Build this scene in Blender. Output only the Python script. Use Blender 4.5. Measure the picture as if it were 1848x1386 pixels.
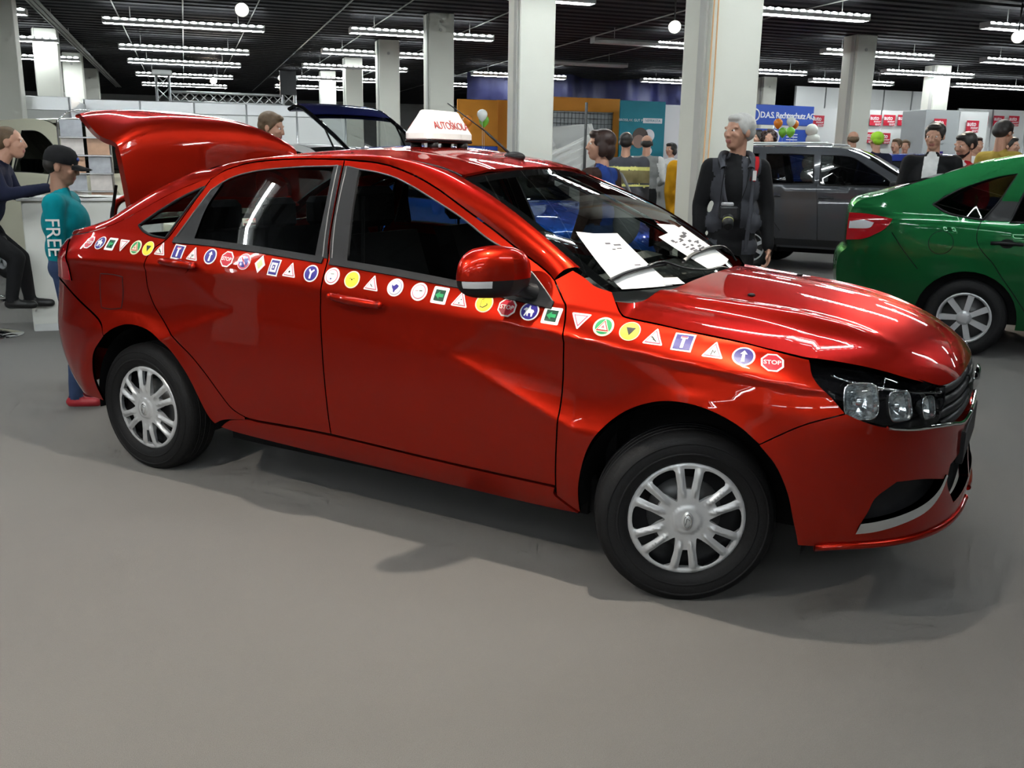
import bpy, bmesh, math, random
import numpy as np
from mathutils import Vector, Matrix
from mathutils.geometry import delaunay_2d_cdt
for o in list(bpy.data.objects): bpy.data.objects.remove(o)
SC = bpy.context.scene; COL = SC.collection
R_ = math.radians
# ---------------------------------------------------------------- camera (hall frame: x right along the lamp rows, y deep into the hall)
CAM_H = 1.4573
cam = bpy.data.cameras.new('camera'); cam_o = bpy.data.objects.new('camera', cam); COL.objects.link(cam_o)
cam.sensor_width = 36; cam.lens = 36 * 1689.8 / 1848; cam.clip_start = .05; cam.clip_end = 200
def cam_matrix(yaw, pitch, roll, loc):
    f = Vector((-math.sin(yaw) * math.cos(pitch), math.cos(yaw) * math.cos(pitch), -math.sin(pitch)))
    r = Vector((math.cos(yaw), math.sin(yaw), 0)); u = r.cross(f)
    c, s = math.cos(roll), math.sin(roll); r, u = c * r + s * u, -s * r + c * u
    m = Matrix((r, u, -f)).transposed().to_4x4(); m.translation = loc; return m
cam_o.matrix_world = cam_matrix(R_(-18.9677), .236854, .016013, (0, 0, CAM_H))
SC.camera = cam_o
# ---------------------------------------------------------------- view, world
SC.view_settings.view_transform = 'Standard'; SC.view_settings.look = 'None'
SC.view_settings.gamma = 1; SC.view_settings.use_curve_mapping = False
SC.view_settings.exposure = 0.0
W_ = bpy.data.worlds.new('hall_air'); SC.world = W_; W_.use_nodes = True
W_.node_tree.nodes['Background'].inputs[0].default_value = (.55, .58, .60, 1)
W_.node_tree.nodes['Background'].inputs[1].default_value = .25
SC.cycles.use_adaptive_sampling = True; SC.cycles.adaptive_threshold = .12; SC.cycles.adaptive_min_samples = 12
SC.cycles.max_bounces = 6; SC.cycles.diffuse_bounces = 2; SC.cycles.glossy_bounces = 3
SC.cycles.transmission_bounces = 4; SC.cycles.transparent_max_bounces = 12
SC.cycles.caustics_reflective = False; SC.cycles.caustics_refractive = False
SC.cycles.sample_clamp_indirect = 4
# ---------------------------------------------------------------- materials
MATS = {}
def mat(name, col=(.5, .5, .5), rough=.5, metal=0., spec=.5, coat=0., coat_r=.03, noise=0., nscale=20., bump=0., emit=None, estr=0., trans=0., alpha=1., ior=1.45, col2=None, subs=0.):
    if name in MATS: return MATS[name]
    m = bpy.data.materials.new(name); m.use_nodes = True; nt = m.node_tree; b = nt.nodes['Principled BSDF']
    b.inputs['Base Color'].default_value = (*col, 1); b.inputs['Roughness'].default_value = rough
    b.inputs['Metallic'].default_value = metal; b.inputs['Specular IOR Level'].default_value = spec
    b.inputs['Coat Weight'].default_value = coat; b.inputs['Coat Roughness'].default_value = coat_r
    b.inputs['Transmission Weight'].default_value = trans; b.inputs['IOR'].default_value = ior
    b.inputs['Alpha'].default_value = alpha
    if emit: b.inputs['Emission Color'].default_value = (*emit, 1); b.inputs['Emission Strength'].default_value = estr
    if noise or bump:
        tc = nt.nodes.new('ShaderNodeTexCoord'); nz = nt.nodes.new('ShaderNodeTexNoise')
        nz.inputs['Scale'].default_value = nscale; nz.inputs['Detail'].default_value = 4
        nt.links.new(tc.outputs['Object'], nz.inputs['Vector'])
        if noise:
            mx = nt.nodes.new('ShaderNodeMix'); mx.data_type = 'RGBA'
            c2 = col2 or tuple(min(1, c * (1 + noise)) for c in col); c1 = col if col2 else tuple(c * (1 - noise) for c in col)
            mx.inputs[6].default_value = (*c1, 1); mx.inputs[7].default_value = (*c2, 1)
            nt.links.new(nz.outputs['Fac'], mx.inputs[0]); nt.links.new(mx.outputs[2], b.inputs['Base Color'])
        if bump:
            bp = nt.nodes.new('ShaderNodeBump'); bp.inputs['Strength'].default_value = bump; bp.inputs['Distance'].default_value = .01
            nt.links.new(nz.outputs['Fac'], bp.inputs['Height']); nt.links.new(bp.outputs['Normal'], b.inputs['Normal'])
    MATS[name] = m; return m
def paint_mat(name, col, metal=.85, rough=.36):
    m = mat(name, col, rough, metal, .4, 1., .012); b = m.node_tree.nodes['Principled BSDF']
    b.inputs['Coat IOR'].default_value = 1.32
    k = max(col); b.inputs['Specular Tint'].default_value = (*[min(1, .06 + .9 * c / k) for c in col], 1)
    return m
def glass_mat(name, tint=(.6, .65, .63), rough=0., mirror=.07):
    """thin window glass: tinted see-through plus a fresnel reflection"""
    if name in MATS: return MATS[name]
    m = bpy.data.materials.new(name); m.use_nodes = True; nt = m.node_tree; nt.nodes.clear()
    out = nt.nodes.new('ShaderNodeOutputMaterial'); mx = nt.nodes.new('ShaderNodeMixShader')
    tr = nt.nodes.new('ShaderNodeBsdfTransparent'); gl = nt.nodes.new('ShaderNodeBsdfGlossy'); fr = nt.nodes.new('ShaderNodeLayerWeight')
    mr = nt.nodes.new('ShaderNodeMapRange')
    tr.inputs['Color'].default_value = (*tint, 1); gl.inputs['Roughness'].default_value = rough; gl.inputs['Color'].default_value = (1, 1, 1, 1)
    fr.inputs['Blend'].default_value = .18
    mr.inputs['From Min'].default_value = 0; mr.inputs['From Max'].default_value = 1; mr.inputs['To Min'].default_value = mirror; mr.inputs['To Max'].default_value = .8
    nt.links.new(fr.outputs['Fresnel'], mr.inputs['Value']); nt.links.new(mr.outputs['Result'], mx.inputs['Fac'])
    nt.links.new(tr.outputs[0], mx.inputs[1]); nt.links.new(gl.outputs[0], mx.inputs[2]); nt.links.new(mx.outputs[0], out.inputs['Surface'])
    MATS[name] = m; return m
def M(n): return MATS[n]
# ---------------------------------------------------------------- mesh helpers
def rz(a): return Matrix.Rotation(a, 4, 'Z')
class MB:
    """collects shapes of one part; several materials allowed"""
    def __init__(s): s.v = []; s.f = []; s.m = []; s.sm = []
    def add(s, vs, fs, mi=0, smooth=False):
        b = len(s.v); s.v += [tuple(map(float, v)) for v in vs]
        for f in fs: s.f.append(tuple(b + i for i in f)); s.m.append(mi); s.sm.append(smooth)
        return s
    def box(s, a, b, mi=0, M_=None, bev=0):
        (x0, y0, z0), (x1, y1, z1) = a, b
        if bev:
            e = bev; vs = []; 
            for z, i in ((z0, e), (z0 + e, 0), (z1 - e, 0), (z1, e)):
                o = 0 if i == 0 else e
                vs += [(x0 + e, y0 + o, z), (x1 - e, y0 + o, z), (x1 - o, y0 + e, z), (x1 - o, y1 - e, z), (x1 - e, y1 - o, z), (x0 + e, y1 - o, z), (x0 + o, y1 - e, z), (x0 + o, y0 + e, z)]
            fs = [tuple(range(7, -1, -1)), tuple(range(24, 32))]
            for k in range(3):
                for i in range(8): j = (i + 1) % 8; fs.append((k * 8 + i, k * 8 + j, k * 8 + 8 + j, k * 8 + 8 + i))
        else:
            vs = [(x0, y0, z0), (x1, y0, z0), (x1, y1, z0), (x0, y1, z0), (x0, y0, z1), (x1, y0, z1), (x1, y1, z1), (x0, y1, z1)]
            fs = [(0, 3, 2, 1), (4, 5, 6, 7), (0, 1, 5, 4), (1, 2, 6, 5), (2, 3, 7, 6), (3, 0, 4, 7)]
        if M_: vs = [M_ @ Vector(v) for v in vs]
        return s.add(vs, fs, mi)
    def prism(s, poly, axis, a, b, mi=0, M_=None):
        """polygon (2D) extruded along an axis from a to b; the other two axes in cyclic order"""
        def P(p, h):
            return {'x': (h, p[0], p[1]), 'y': (p[0], h, p[1]), 'z': (p[0], p[1], h)}[axis]
        n = len(poly); vs = [P(p, a) for p in poly] + [P(p, b) for p in poly]
        ar = sum(poly[i][0] * poly[(i + 1) % n][1] - poly[(i + 1) % n][0] * poly[i][1] for i in range(n))
        flip = (ar > 0) ^ (b > a) ^ (axis == 'y')
        fs = [tuple(range(n)), tuple(range(2 * n - 1, n - 1, -1))] + [(i, n + i, n + (i + 1) % n, (i + 1) % n) for i in range(n)]
        if not flip: fs = [tuple(reversed(f)) for f in fs]
        if M_: vs = [M_ @ Vector(v) for v in vs]
        return s.add(vs, fs, mi)
    def lathe(s, prof, n=24, mi=0, M_=None, smooth=True, closed=False):
        """profile [(r, h)] turned about local z"""
        vs = []; fs = []; k = len(prof)
        for i in range(n):
            a = 2 * math.pi * i / n
            vs += [(r * math.cos(a), r * math.sin(a), h) for r, h in prof]
        for i in range(n):
            j = (i + 1) % n
            for q in range(k - (0 if closed else 1)):
                q2 = (q + 1) % k; fs.append((i * k + q, j * k + q, j * k + q2, i * k + q2))
        if M_: vs = [M_ @ Vector(v) for v in vs]
        return s.add(vs, fs, mi, smooth)
    def cyl(s, a, b, r, n=12, mi=0, r2=None, smooth=True):
        a = Vector(a); b = Vector(b); d = b - a; q = d.to_track_quat('Z', 'Y').to_matrix().to_4x4(); q.translation = a
        r2 = r if r2 is None else r2; L = d.length
        vs = [(r * math.cos(2 * math.pi * i / n), r * math.sin(2 * math.pi * i / n), 0) for i in range(n)] + [(r2 * math.cos(2 * math.pi * i / n), r2 * math.sin(2 * math.pi * i / n), L) for i in range(n)]
        vs = [q @ Vector(v) for v in vs]
        s.add(vs, [(i, (i + 1) % n, n + (i + 1) % n, n + i) for i in range(n)], mi, smooth)
        b0 = len(s.v) - 2 * n
        s.f += [tuple(b0 + i for i in range(n - 1, -1, -1)), tuple(b0 + n + i for i in range(n))]; s.m += [mi, mi]; s.sm += [False, False]
        return s
    def tube(s, pts, r, n=8, mi=0, closed=False, flat=None):
        """swept round (or flattened) bar along a polyline"""
        pts = [Vector(p) for p in pts]; m = len(pts); vs = []; fs = []; up = None
        for i, p in enumerate(pts):
            t = (pts[(i + 1) % m] - pts[i - 1]) if (closed or 0 < i < m - 1) else (pts[min(i + 1, m - 1)] - pts[max(i - 1, 0)])
            t.normalize()
            if up is None: up = Vector((0, 0, 1)) if abs(t.z) < .9 else Vector((1, 0, 0))
            x = t.cross(up).normalized(); up = x.cross(t).normalized()
            rr = r[i] if isinstance(r, (list, tuple)) else r
            for k in range(n):
                a = 2 * math.pi * k / n; vs.append(p + x * (rr * math.cos(a)) + up * ((flat or 1) * rr * math.sin(a)))
        for i in range(m if closed else m - 1):
            j = (i + 1) % m
            for k in range(n): fs.append((i * n + k, j * n + k, j * n + (k + 1) % n, i * n + (k + 1) % n))
        fs = [tuple(reversed(f)) for f in fs]
        if not closed: fs += [tuple(range(n)), tuple((m - 1) * n + k for k in range(n - 1, -1, -1))]
        return s.add(vs, fs, mi, True)
    def ball(s, c, r, n=16, k=10, mi=0, M_=None):
        rx, ry, rz_ = (r, r, r) if not isinstance(r, (tuple, list)) else r
        vs = [(c[0], c[1], c[2] - rz_)]
        for j in range(1, k):
            ph = -math.pi / 2 + math.pi * j / k
            for i in range(n):
                a = 2 * math.pi * i / n; vs.append((c[0] + rx * math.cos(ph) * math.cos(a), c[1] + ry * math.cos(ph) * math.sin(a), c[2] + rz_ * math.sin(ph)))
        vs.append((c[0], c[1], c[2] + rz_)); fs = []
        for i in range(n): fs.append((0, 1 + (i + 1) % n, 1 + i))
        for j in range(k - 2):
            for i in range(n): a = 1 + j * n + i; b = 1 + j * n + (i + 1) % n; fs.append((a, b, b + n, a + n))
        t = len(vs) - 1; o = 1 + (k - 2) * n
        for i in range(n): fs.append((o + i, o + (i + 1) % n, t))
        if M_: vs = [M_ @ Vector(v) for v in vs]
        return s.add(vs, fs, mi, True)
    def grid(s, P, mi=0, smooth=True, flip=False):
        """P[i][j] points"""
        n, m = len(P), len(P[0]); vs = [p for r in P for p in r]; fs = []
        for i in range(n - 1):
            for j in range(m - 1):
                q = (i * m + j, i * m + j + 1, (i + 1) * m + j + 1, (i + 1) * m + j); fs.append(q[::-1] if flip else q)
        return s.add(vs, fs, mi, smooth)
    def mesh(s, name, mats):
        me = bpy.data.meshes.new(name); me.from_pydata(s.v, [], s.f)
        for m in (mats if isinstance(mats, (list, tuple)) else [mats]): me.materials.append(M(m) if isinstance(m, str) else m)
        me.polygons.foreach_set('material_index', s.m); me.polygons.foreach_set('use_smooth', s.sm); me.update(); return me
    def build(s, name, mats, parent=None, M_=None, label=None):
        return link(name, s.mesh(name, mats), parent, M_, label)
def link(name, me, parent=None, M_=None, label=None):
    o = bpy.data.objects.new(name, me); COL.objects.link(o)
    if M_ is not None: o.matrix_local = M_
    if parent is not None: o.parent = parent
    if label: o['label'] = label
    return o
def thing(name, label, cat, loc=(0, 0, 0), rotz=0., group=None):
    o = bpy.data.objects.new(name, None); COL.objects.link(o); o.empty_display_size = .1
    o.location = loc; o.rotation_euler = (0, 0, rotz); o['label'] = label; o['category'] = cat
    if group: o['group'] = group
    return o
def tag(o, label, cat, group=None):
    o['label'] = label; o['category'] = cat
    if group: o['group'] = group
    return o
def struct(o): o['kind'] = 'structure'; return o
def copy_tree(root, parent=None):
    c = root.copy(); COL.objects.link(c)
    if parent: c.parent = parent
    for ch in root.children: copy_tree(ch, c)
    return c
TMP = bpy.data.scenes.new('workbench')
def evaluated_mesh(o):
    """mesh of an object with its modifiers, worked out in a small scratch scene"""
    TMP.collection.objects.link(o); vl = TMP.view_layers[0]; vl.update(); dg = vl.depsgraph
    me = bpy.data.meshes.new_from_object(o.evaluated_get(dg), depsgraph=dg); return me
TXT = {}
def text_mesh(txt, size, depth=.002, align='CENTER', spacing=1., shear=0., bold=0.):
    """lettering as a mesh: x along the line, y up the letter, z out of the sign"""
    key = (txt, size, depth, align, spacing, shear, bold)
    if key in TXT: return TXT[key].copy()
    cu = bpy.data.curves.new('lettering', 'FONT'); cu.body = txt; cu.size = size; cu.extrude = depth; cu.align_x = align; cu.align_y = 'CENTER'
    cu.space_character = spacing; cu.shear = shear; cu.offset = bold; cu.resolution_u = 3
    o = bpy.data.objects.new('lettering', cu); me = evaluated_mesh(o)
    bpy.data.objects.remove(o); bpy.data.curves.remove(cu); TXT[key] = me.copy(); return me
def catmull(pts, n=8, closed=False):
    P = [np.array(p, float) for p in pts]; m = len(P); out = []
    if m < 3: return [tuple(p) for p in P]
    for i in range(m if closed else m - 1):
        p1, p2 = P[i], P[(i + 1) % m]
        p0 = P[i - 1] if (closed or i > 0) else 2 * p1 - p2
        p3 = P[(i + 2) % m] if (closed or i < m - 2) else 2 * p2 - p1
        for k in range(n):
            t = k / n; out.append(tuple(.5 * (2 * p1 + (p2 - p0) * t + (2 * p0 - 5 * p1 + 4 * p2 - p3) * t * t + (3 * p1 - p0 - 3 * p2 + p3) * t ** 3)))
    if not closed: out.append(tuple(P[-1]))
    return out
def outline(*segs, n=8):
    """closed outline from smooth runs; each run meets the next at a corner"""
    out = []
    for s in segs:
        c = catmull(s, n) if len(s) > 2 else [tuple(map(float, p)) for p in s]
        if out and np.hypot(out[-1][0] - c[0][0], out[-1][1] - c[0][1]) < 1e-4: c = c[1:]
        out += c
    if np.hypot(out[-1][0] - out[0][0], out[-1][1] - out[0][1]) < 1e-4: out.pop()
    return out
def resample(poly, step):
    out = []; n = len(poly)
    for i in range(n):
        a, b = np.array(poly[i]), np.array(poly[(i + 1) % n]); L = np.hypot(*(b - a)); k = max(1, int(math.ceil(L / step)))
        for j in range(k): out.append(tuple(a + (b - a) * j / k))
    return out
def inside(poly, P):
    x, y = P[:, 0], P[:, 1]; q = np.array(poly); r = np.zeros(len(P), bool); n = len(q)
    for i in range(n):
        x0, y0 = q[i]; x1, y1 = q[(i + 1) % n]
        if y0 == y1: continue
        c = ((y0 > y) != (y1 > y)) & (x < (x1 - x0) * (y - y0) / (y1 - y0) + x0); r ^= c
    return r
def inset(poly, d):
    """shrink a closed outline by d (simple vertex-normal inset)"""
    q = np.array(poly, float); n = len(q)
    ar = np.sum(q[:, 0] * np.roll(q[:, 1], -1) - np.roll(q[:, 0], -1) * q[:, 1]); sgn = 1 if ar > 0 else -1
    e = np.roll(q, -1, 0) - q; e /= np.maximum(np.linalg.norm(e, axis=1, keepdims=True), 1e-9); nr = np.stack([-e[:, 1], e[:, 0]], 1) * sgn
    m = nr + np.roll(nr, 1, 0); m /= np.maximum(np.sum(m * m, 1, keepdims=True) / 2, .35)
    return [tuple(p) for p in q + m * d]
def surf_normals(surf, uv, sgn):
    e = 3e-3; u, v = uv[:, 0], uv[:, 1]
    a = surf(u + e, v) - surf(u - e, v); b = surf(u, v + e) - surf(u, v - e)
    n = np.cross(a, b) * sgn; return n / np.maximum(np.linalg.norm(n, axis=1, keepdims=True), 1e-12)
def tri_poly(poly, holes=(), step=.03, gstep=None):
    bd = [resample(p, step) for p in [poly] + list(holes)]
    pts = []; edges = []
    for b in bd:
        o = len(pts); pts += b; edges += [(o + i, o + (i + 1) % len(b)) for i in range(len(b))]
    g = gstep or step; q = np.array(poly); lo, hi = q.min(0), q.max(0)
    X, Y = np.meshgrid(np.arange(lo[0] + g / 2, hi[0], g), np.arange(lo[1] + g / 2, hi[1], g))
    G = np.stack([X.ravel(), Y.ravel()], 1)
    if len(G):
        ok = inside(poly, G)
        for h in holes: ok &= ~inside(h, G)
        G = G[ok]; B = np.array(pts)
        if len(G):
            d = np.full(len(G), 9.)
            for k in range(0, len(B), 64): d = np.minimum(d, np.min(np.hypot(G[:, None, 0] - B[None, k:k + 64, 0], G[:, None, 1] - B[None, k:k + 64, 1]), 1))
            G = G[d > g * .45]
    allp = [Vector(p) for p in pts] + [Vector(p) for p in G]
    vo, eo, fo, ov, oe, of = delaunay_2d_cdt(allp, edges, [], 0, 1e-6)
    V = np.array([tuple(v) for v in vo]); T = np.array([f for f in fo if len(f) == 3])
    C = V[T].mean(1); ok = inside(poly, C)
    for h in holes: ok &= ~inside(h, C)
    return V, T[ok], bd
def panel(name, poly, surf, mats, parent=None, holes=(), step=.03, gstep=None, sgn=1, off=0., flange=.012, mirror=False, both=False, smooth_n=True, label=None):
    """sheet part cut to an outline on a curved surface, with returned edges and exact surface normals.
    mirror: build it for the other side (y -> -y); both: both halves in one mesh"""
    V, T, bd = tri_poly(poly, holes, step, gstep)
    N = surf_normals(surf, V, sgn); P = surf(V[:, 0], V[:, 1]) + N * off
    a, b, c = P[T[:, 0]], P[T[:, 1]], P[T[:, 2]]
    fl = np.sum(np.cross(b - a, c - a) * N[T[:, 0]], 1) < 0
    T = np.where(fl[:, None], T[:, ::-1], T)
    vs = [P]; fs = [T.tolist()]; ns = [N]; o = len(P)
    quads = []
    if flange:
        for li, loop in enumerate(bd):
            L = np.array(loop); NL = surf_normals(surf, L, sgn); PL = surf(L[:, 0], L[:, 1]) + NL * off
            k = len(L); vs += [PL, PL - NL * flange]
            q = [(o + i, o + (i + 1) % k, o + k + (i + 1) % k, o + k + i) for i in range(k)]
            # outward-facing edge normal
            t = np.roll(PL, -1, 0) - PL; en = np.cross(t, NL); en /= np.maximum(np.linalg.norm(en, axis=1, keepdims=True), 1e-9)
            ar = np.sum(L[:, 0] * np.roll(L[:, 1], -1) - np.roll(L[:, 0], -1) * L[:, 1])
            en = en * ((1 if ar > 0 else -1) * sgn * (1 if li == 0 else -1))
            ns += [en, en]; quads += q; o += 2 * k
    VV = np.concatenate(vs); NN = np.concatenate(ns)
    faces = fs[0] + quads
    def half(m):
        if not m: return VV, NN, faces
        s = np.array([1, -1, 1.]); return VV * s, NN * s, [tuple(reversed(f)) for f in faces]
    hs = [half(False), half(True)] if both else [half(mirror)]
    v2 = []; n2 = []; f2 = []; b0 = 0
    for v, nn, f in hs:
        v2.append(v); n2.append(nn); f2 += [tuple(b0 + i for i in q) for q in f]; b0 += len(v)
    v2 = np.concatenate(v2); n2 = np.concatenate(n2)
    me = bpy.data.meshes.new(name); me.from_pydata(v2.tolist(), [], f2)
    me.polygons.foreach_set('use_smooth', [True] * len(me.polygons))
    for m in (mats if isinstance(mats, (list, tuple)) else [mats]): me.materials.append(M(m))
    me.update()
    if smooth_n: me.normals_split_custom_set_from_vertices(n2.tolist())
    return link(name, me, parent, None, label)
def loop3(poly, surf, off=0., sgn=1, mirror=False):
    L = np.array(poly); N = surf_normals(surf, L, sgn); P = surf(L[:, 0], L[:, 1]) + N * off
    if mirror: P = P * np.array([1, -1, 1.])
    return [tuple(p) for p in P]
# ---------------------------------------------------------------- red saloon: body surfaces (car frame: x forward, y left, z up)
def spline(xs, ys):
    """natural cubic spline through the knots, straight outside them"""
    xs = np.array(xs, float); ys = np.array(ys, float); n = len(xs)
    h = np.diff(xs); A = np.zeros((n, n)); b = np.zeros(n); A[0, 0] = A[-1, -1] = 1
    for i in range(1, n - 1):
        A[i, i - 1] = h[i - 1]; A[i, i] = 2 * (h[i - 1] + h[i]); A[i, i + 1] = h[i]
        b[i] = 3 * ((ys[i + 1] - ys[i]) / h[i] - (ys[i] - ys[i - 1]) / h[i - 1])
    c = np.linalg.solve(A, b)
    d = (c[1:] - c[:-1]) / (3 * h); bb = (ys[1:] - ys[:-1]) / h - h * (2 * c[:-1] + c[1:]) / 3
    s0 = bb[0]; s1 = bb[-1] + 2 * c[-2] * h[-1] + 3 * d[-1] * h[-1] ** 2
    def f(x):
        x = np.asarray(x, float)
        i = np.clip(np.searchsorted(xs, x) - 1, 0, n - 2); t = x - xs[i]
        y = ys[i] + bb[i] * t + c[i] * t * t + d[i] * t ** 3
        y = np.where(x < xs[0], ys[0] + s0 * (x - xs[0]), y)
        return np.where(x > xs[-1], ys[-1] + s1 * (x - xs[-1]), y)
    return f
def sstep(a, b, x):
    t = np.clip((x - a) / (b - a), 0, 1); return t * t * (3 - 2 * t)

XF, XR = 2.80, -0.15
s_zt = spline([-0.9, -.5, -.2, .07, .42, 1.09, 1.74, 2.17, 2.4, 2.64, 2.8, 3.0, 3.3], [1.02, 1.055, 1.085, 1.095, 1.093, 1.066, 1.017, .972, .944, .917, .900, .865, .80])
s_wt = spline([-.9, -.3, .2, .6, 1.2, 1.8, 2.15, 2.4, 2.65, 3.0, 3.4], [.74, .765, .79, .80, .80, .80, .792, .768, .757, .738, .72])
s_zc = spline([-.9, -.3, .3, .9, 1.6, 2.2, 2.6, 3.0, 3.4], [.945, .96, .965, .955, .915, .872, .835, .80, .76])
s_wc = spline([-.9, -.3, .3, .9, 1.6, 2.2, 2.6, 3.0, 3.4], [.845, .86, .868, .868, .866, .866, .868, .866, .86])
s_lo = spline([.15, .2, .28, .38, .5, .62, .75, .9], [.775, .80, .838, .865, .878, .882, .878, .872])
s_xf = spline([.15, .22, .30, .40, .52, .62, .70, .78, .86, .95], [3.30, 3.41, 3.465, 3.46, 3.448, 3.446, 3.44, 3.42, 3.37, 3.27])
s_xr = spline([.15, .25, .35, .5, .65, .8, .95, 1.05, 1.2], [-.58, -.67, -.76, -.85, -.88, -.87, -.86, -.86, -.80])

def scoop(x, z):
    """the crossing pressed-in wedges on the doors"""
    zc = s_zc(x)
    # front wedge, tip at x=1.80, opens forward
    t = np.clip((x - 1.78) / .50, 0, 1.0)
    up = .785 + (zc - .004 - .785) * sstep(0, .35, t); lo = .765 - .20 * t
    q = np.clip((z - lo) / np.maximum(up - lo, 1e-4), 0, 1)
    d1 = .026 * t ** .7 * np.sin(math.pi * q ** .8) * (1 - sstep(2.28, 2.75, x))
    # rear wedge, tip at x=.70, opens backward
    t = np.clip((.70 - x) / .45, 0, 1.0)
    up = .835 + (zc - .004 - .835) * sstep(0, .8, t); lo = .825 - .17 * t
    q = np.clip((z - lo) / np.maximum(up - lo, 1e-4), 0, 1)
    d2 = .024 * t ** .7 * np.sin(math.pi * q ** .8) * (1 - .75 * sstep(.2, -.35, x))
    # hollow running just under the shoulder crease, along the wing and front door and again over the rear wheel
    q = np.clip((z - (zc - .085)) / .085, 0, 1)
    d3 = .013 * q ** 1.4 * (1 - sstep(.90, 1., q)) * np.maximum(sstep(1.80, 2.15, x), .8 * sstep(.60, .25, x) * (1 - sstep(-.2, -.5, x)))
    return d1 + d2 + d3

def half_w0(x, z):
    x = np.asarray(x, float); z = np.asarray(z, float)
    zc, wc, zt, wt = s_zc(x), s_wc(x), s_zt(x), s_wt(x)
    # below the crease
    end = 1 - .5 * (1 - sstep(-.5, .0, x)) * .0
    lowp = s_lo(np.minimum(z, .9)) + (wc - s_lo(.872)) * sstep(.5, 1., np.clip(z / zc, 0, 1))
    lowp = lowp - .006 * sstep(.80, 1., z / zc)          # slight undercut towards the crease
    low = lowp - scoop(x, z)
    wc2 = s_lo(.872) * 0 + (s_lo(np.minimum(zc, .9)) + (wc - s_lo(.872)) - .006)
    t = np.clip((z - zc) / (zt - zc), 0, 1)
    mid = wc2 - (wc2 - wt) * (.5 * t + .5 * t * t)
    dz = np.maximum(z - zt, 0)
    flare = 1 - sstep(.25, -.25, x)
    gh = wt - (.40 * flare + .55 * (1 - flare)) * dz - .36 * dz * dz
    w = np.where(z < zc, low, np.where(z < zt, mid, gh))
    # wheel-arch lips stand slightly proud
    for ax, cx in ((0.06, .40), (2.67, .385)):
        r = np.hypot(x - ax, z - .30)
        w = w + .010 * np.exp(-((r - cx) / .05) ** 2) * (z < .75)
    return w

def half_w(x, z):
    """pressed-steel creases have a small radius: average over a short height"""
    k = ((-.011, .6), (-.0055, 1.), (0., 1.1), (.0055, 1.), (.011, .6))
    return sum(half_w0(x, z + d) * g for d, g in k) / sum(g for d, g in k)

def side(u, z, n=2.7):
    """wrap-round body side: u = x along the door, bends round both ends; z = height. Near (right) side is y<0."""
    u = np.asarray(u, float); z = np.asarray(z, float)
    w = half_w(np.clip(u, -.9, 3.3), z)
    af = s_xf(z) - XF; ar = XR - s_xr(z)
    ph = np.where(u > XF, (u - XF) / af, np.where(u < XR, (XR - u) / ar, 0.))
    ph = np.clip(ph, 0, math.pi / 2)
    r = (np.cos(ph) ** n + np.sin(ph) ** n) ** (-1 / n)
    x = np.where(u > XF, XF + af * r * np.sin(ph), np.where(u < XR, XR - ar * r * np.sin(ph), u))
    y = -w * r * np.cos(ph)
    return np.stack([x, y, z + 0 * x], -1)

h_zc = spline([2.2, 2.40, 2.6, 2.8, 3.0, 3.2, 3.3, 3.37, 3.41, 3.435, 3.46], [1.06, 1.05, 1.033, 1.008, .972, .917, .875, .828, .785, .745, .69])
def hood(x, y):
    x = np.asarray(x, float); a = np.abs(np.asarray(y, float))
    s = x + .165 * (a / .7) ** 2.6
    z = h_zc(s) - (.086 - .05 * sstep(2.55, 3.1, x)) * (a / .7) ** 2
    yc = .54 - .13 * (x - 2.4)
    z = z - .016 * sstep(-.02, .09, a - yc) * (1 - sstep(3.05, 3.3, s)) + .010 * np.exp(-((a - yc + .012) / .05) ** 2) * (1 - sstep(3.1, 3.38, s))
    return np.stack([x + 0 * a, np.asarray(y, float) + 0 * x, z], -1)

r_zc = spline([-.2, .1, .3, .6, .95, 1.3, 1.5, 1.68, 1.8], [1.26, 1.380, 1.430, 1.473, 1.497, 1.494, 1.466, 1.424, 1.385])
def roof(x, y):
    x = np.asarray(x, float); y = np.asarray(y, float)
    return np.stack([x + 0 * y, y + 0 * x, r_zc(x) - .048 * (np.abs(y) / .56) ** 2.4 + .004 * np.exp(-((np.abs(y) - .40) / .03) ** 2)], -1)

def wshield(s, t):
    """s -1..1 across, t 0 bottom .. 1 top"""
    s = np.asarray(s, float); t = np.asarray(t, float); q = s * s
    yb, yt = .68, .56
    x = (2.46 - .14 * q ** 1.2) * (1 - t) + (1.685 - .055 * q) * t
    z = (1.008 + .008 * q) * (1 - t) + (1.421 - .037 * q) * t
    b = np.sin(math.pi * np.clip(t, 0, 1)) * .035
    y = s * (yb * (1 - t) + yt * t) * (1 + .10 * np.sin(math.pi * np.clip(t, 0, 1) ** .7))
    return np.stack([x + b * .48, y, z + b * .87], -1)
def rscreen(s, t):
    s = np.asarray(s, float); t = np.asarray(t, float); q = s * s
    x = (-.43 + .06 * q) * (1 - t) + (.19 + .09 * q) * t
    z = (1.105 - .012 * q) * (1 - t) + (1.437 - .04 * q) * t
    y = s * (.655 * (1 - t) + .55 * t)
    b = np.sin(math.pi * np.clip(t, 0, 1)) * .03
    return np.stack([x - b * .48, y, z + b * .87], -1)
ORD = ['first', 'second', 'third', 'fourth', 'fifth', 'sixth', 'seventh', 'eighth', 'ninth']
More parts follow.
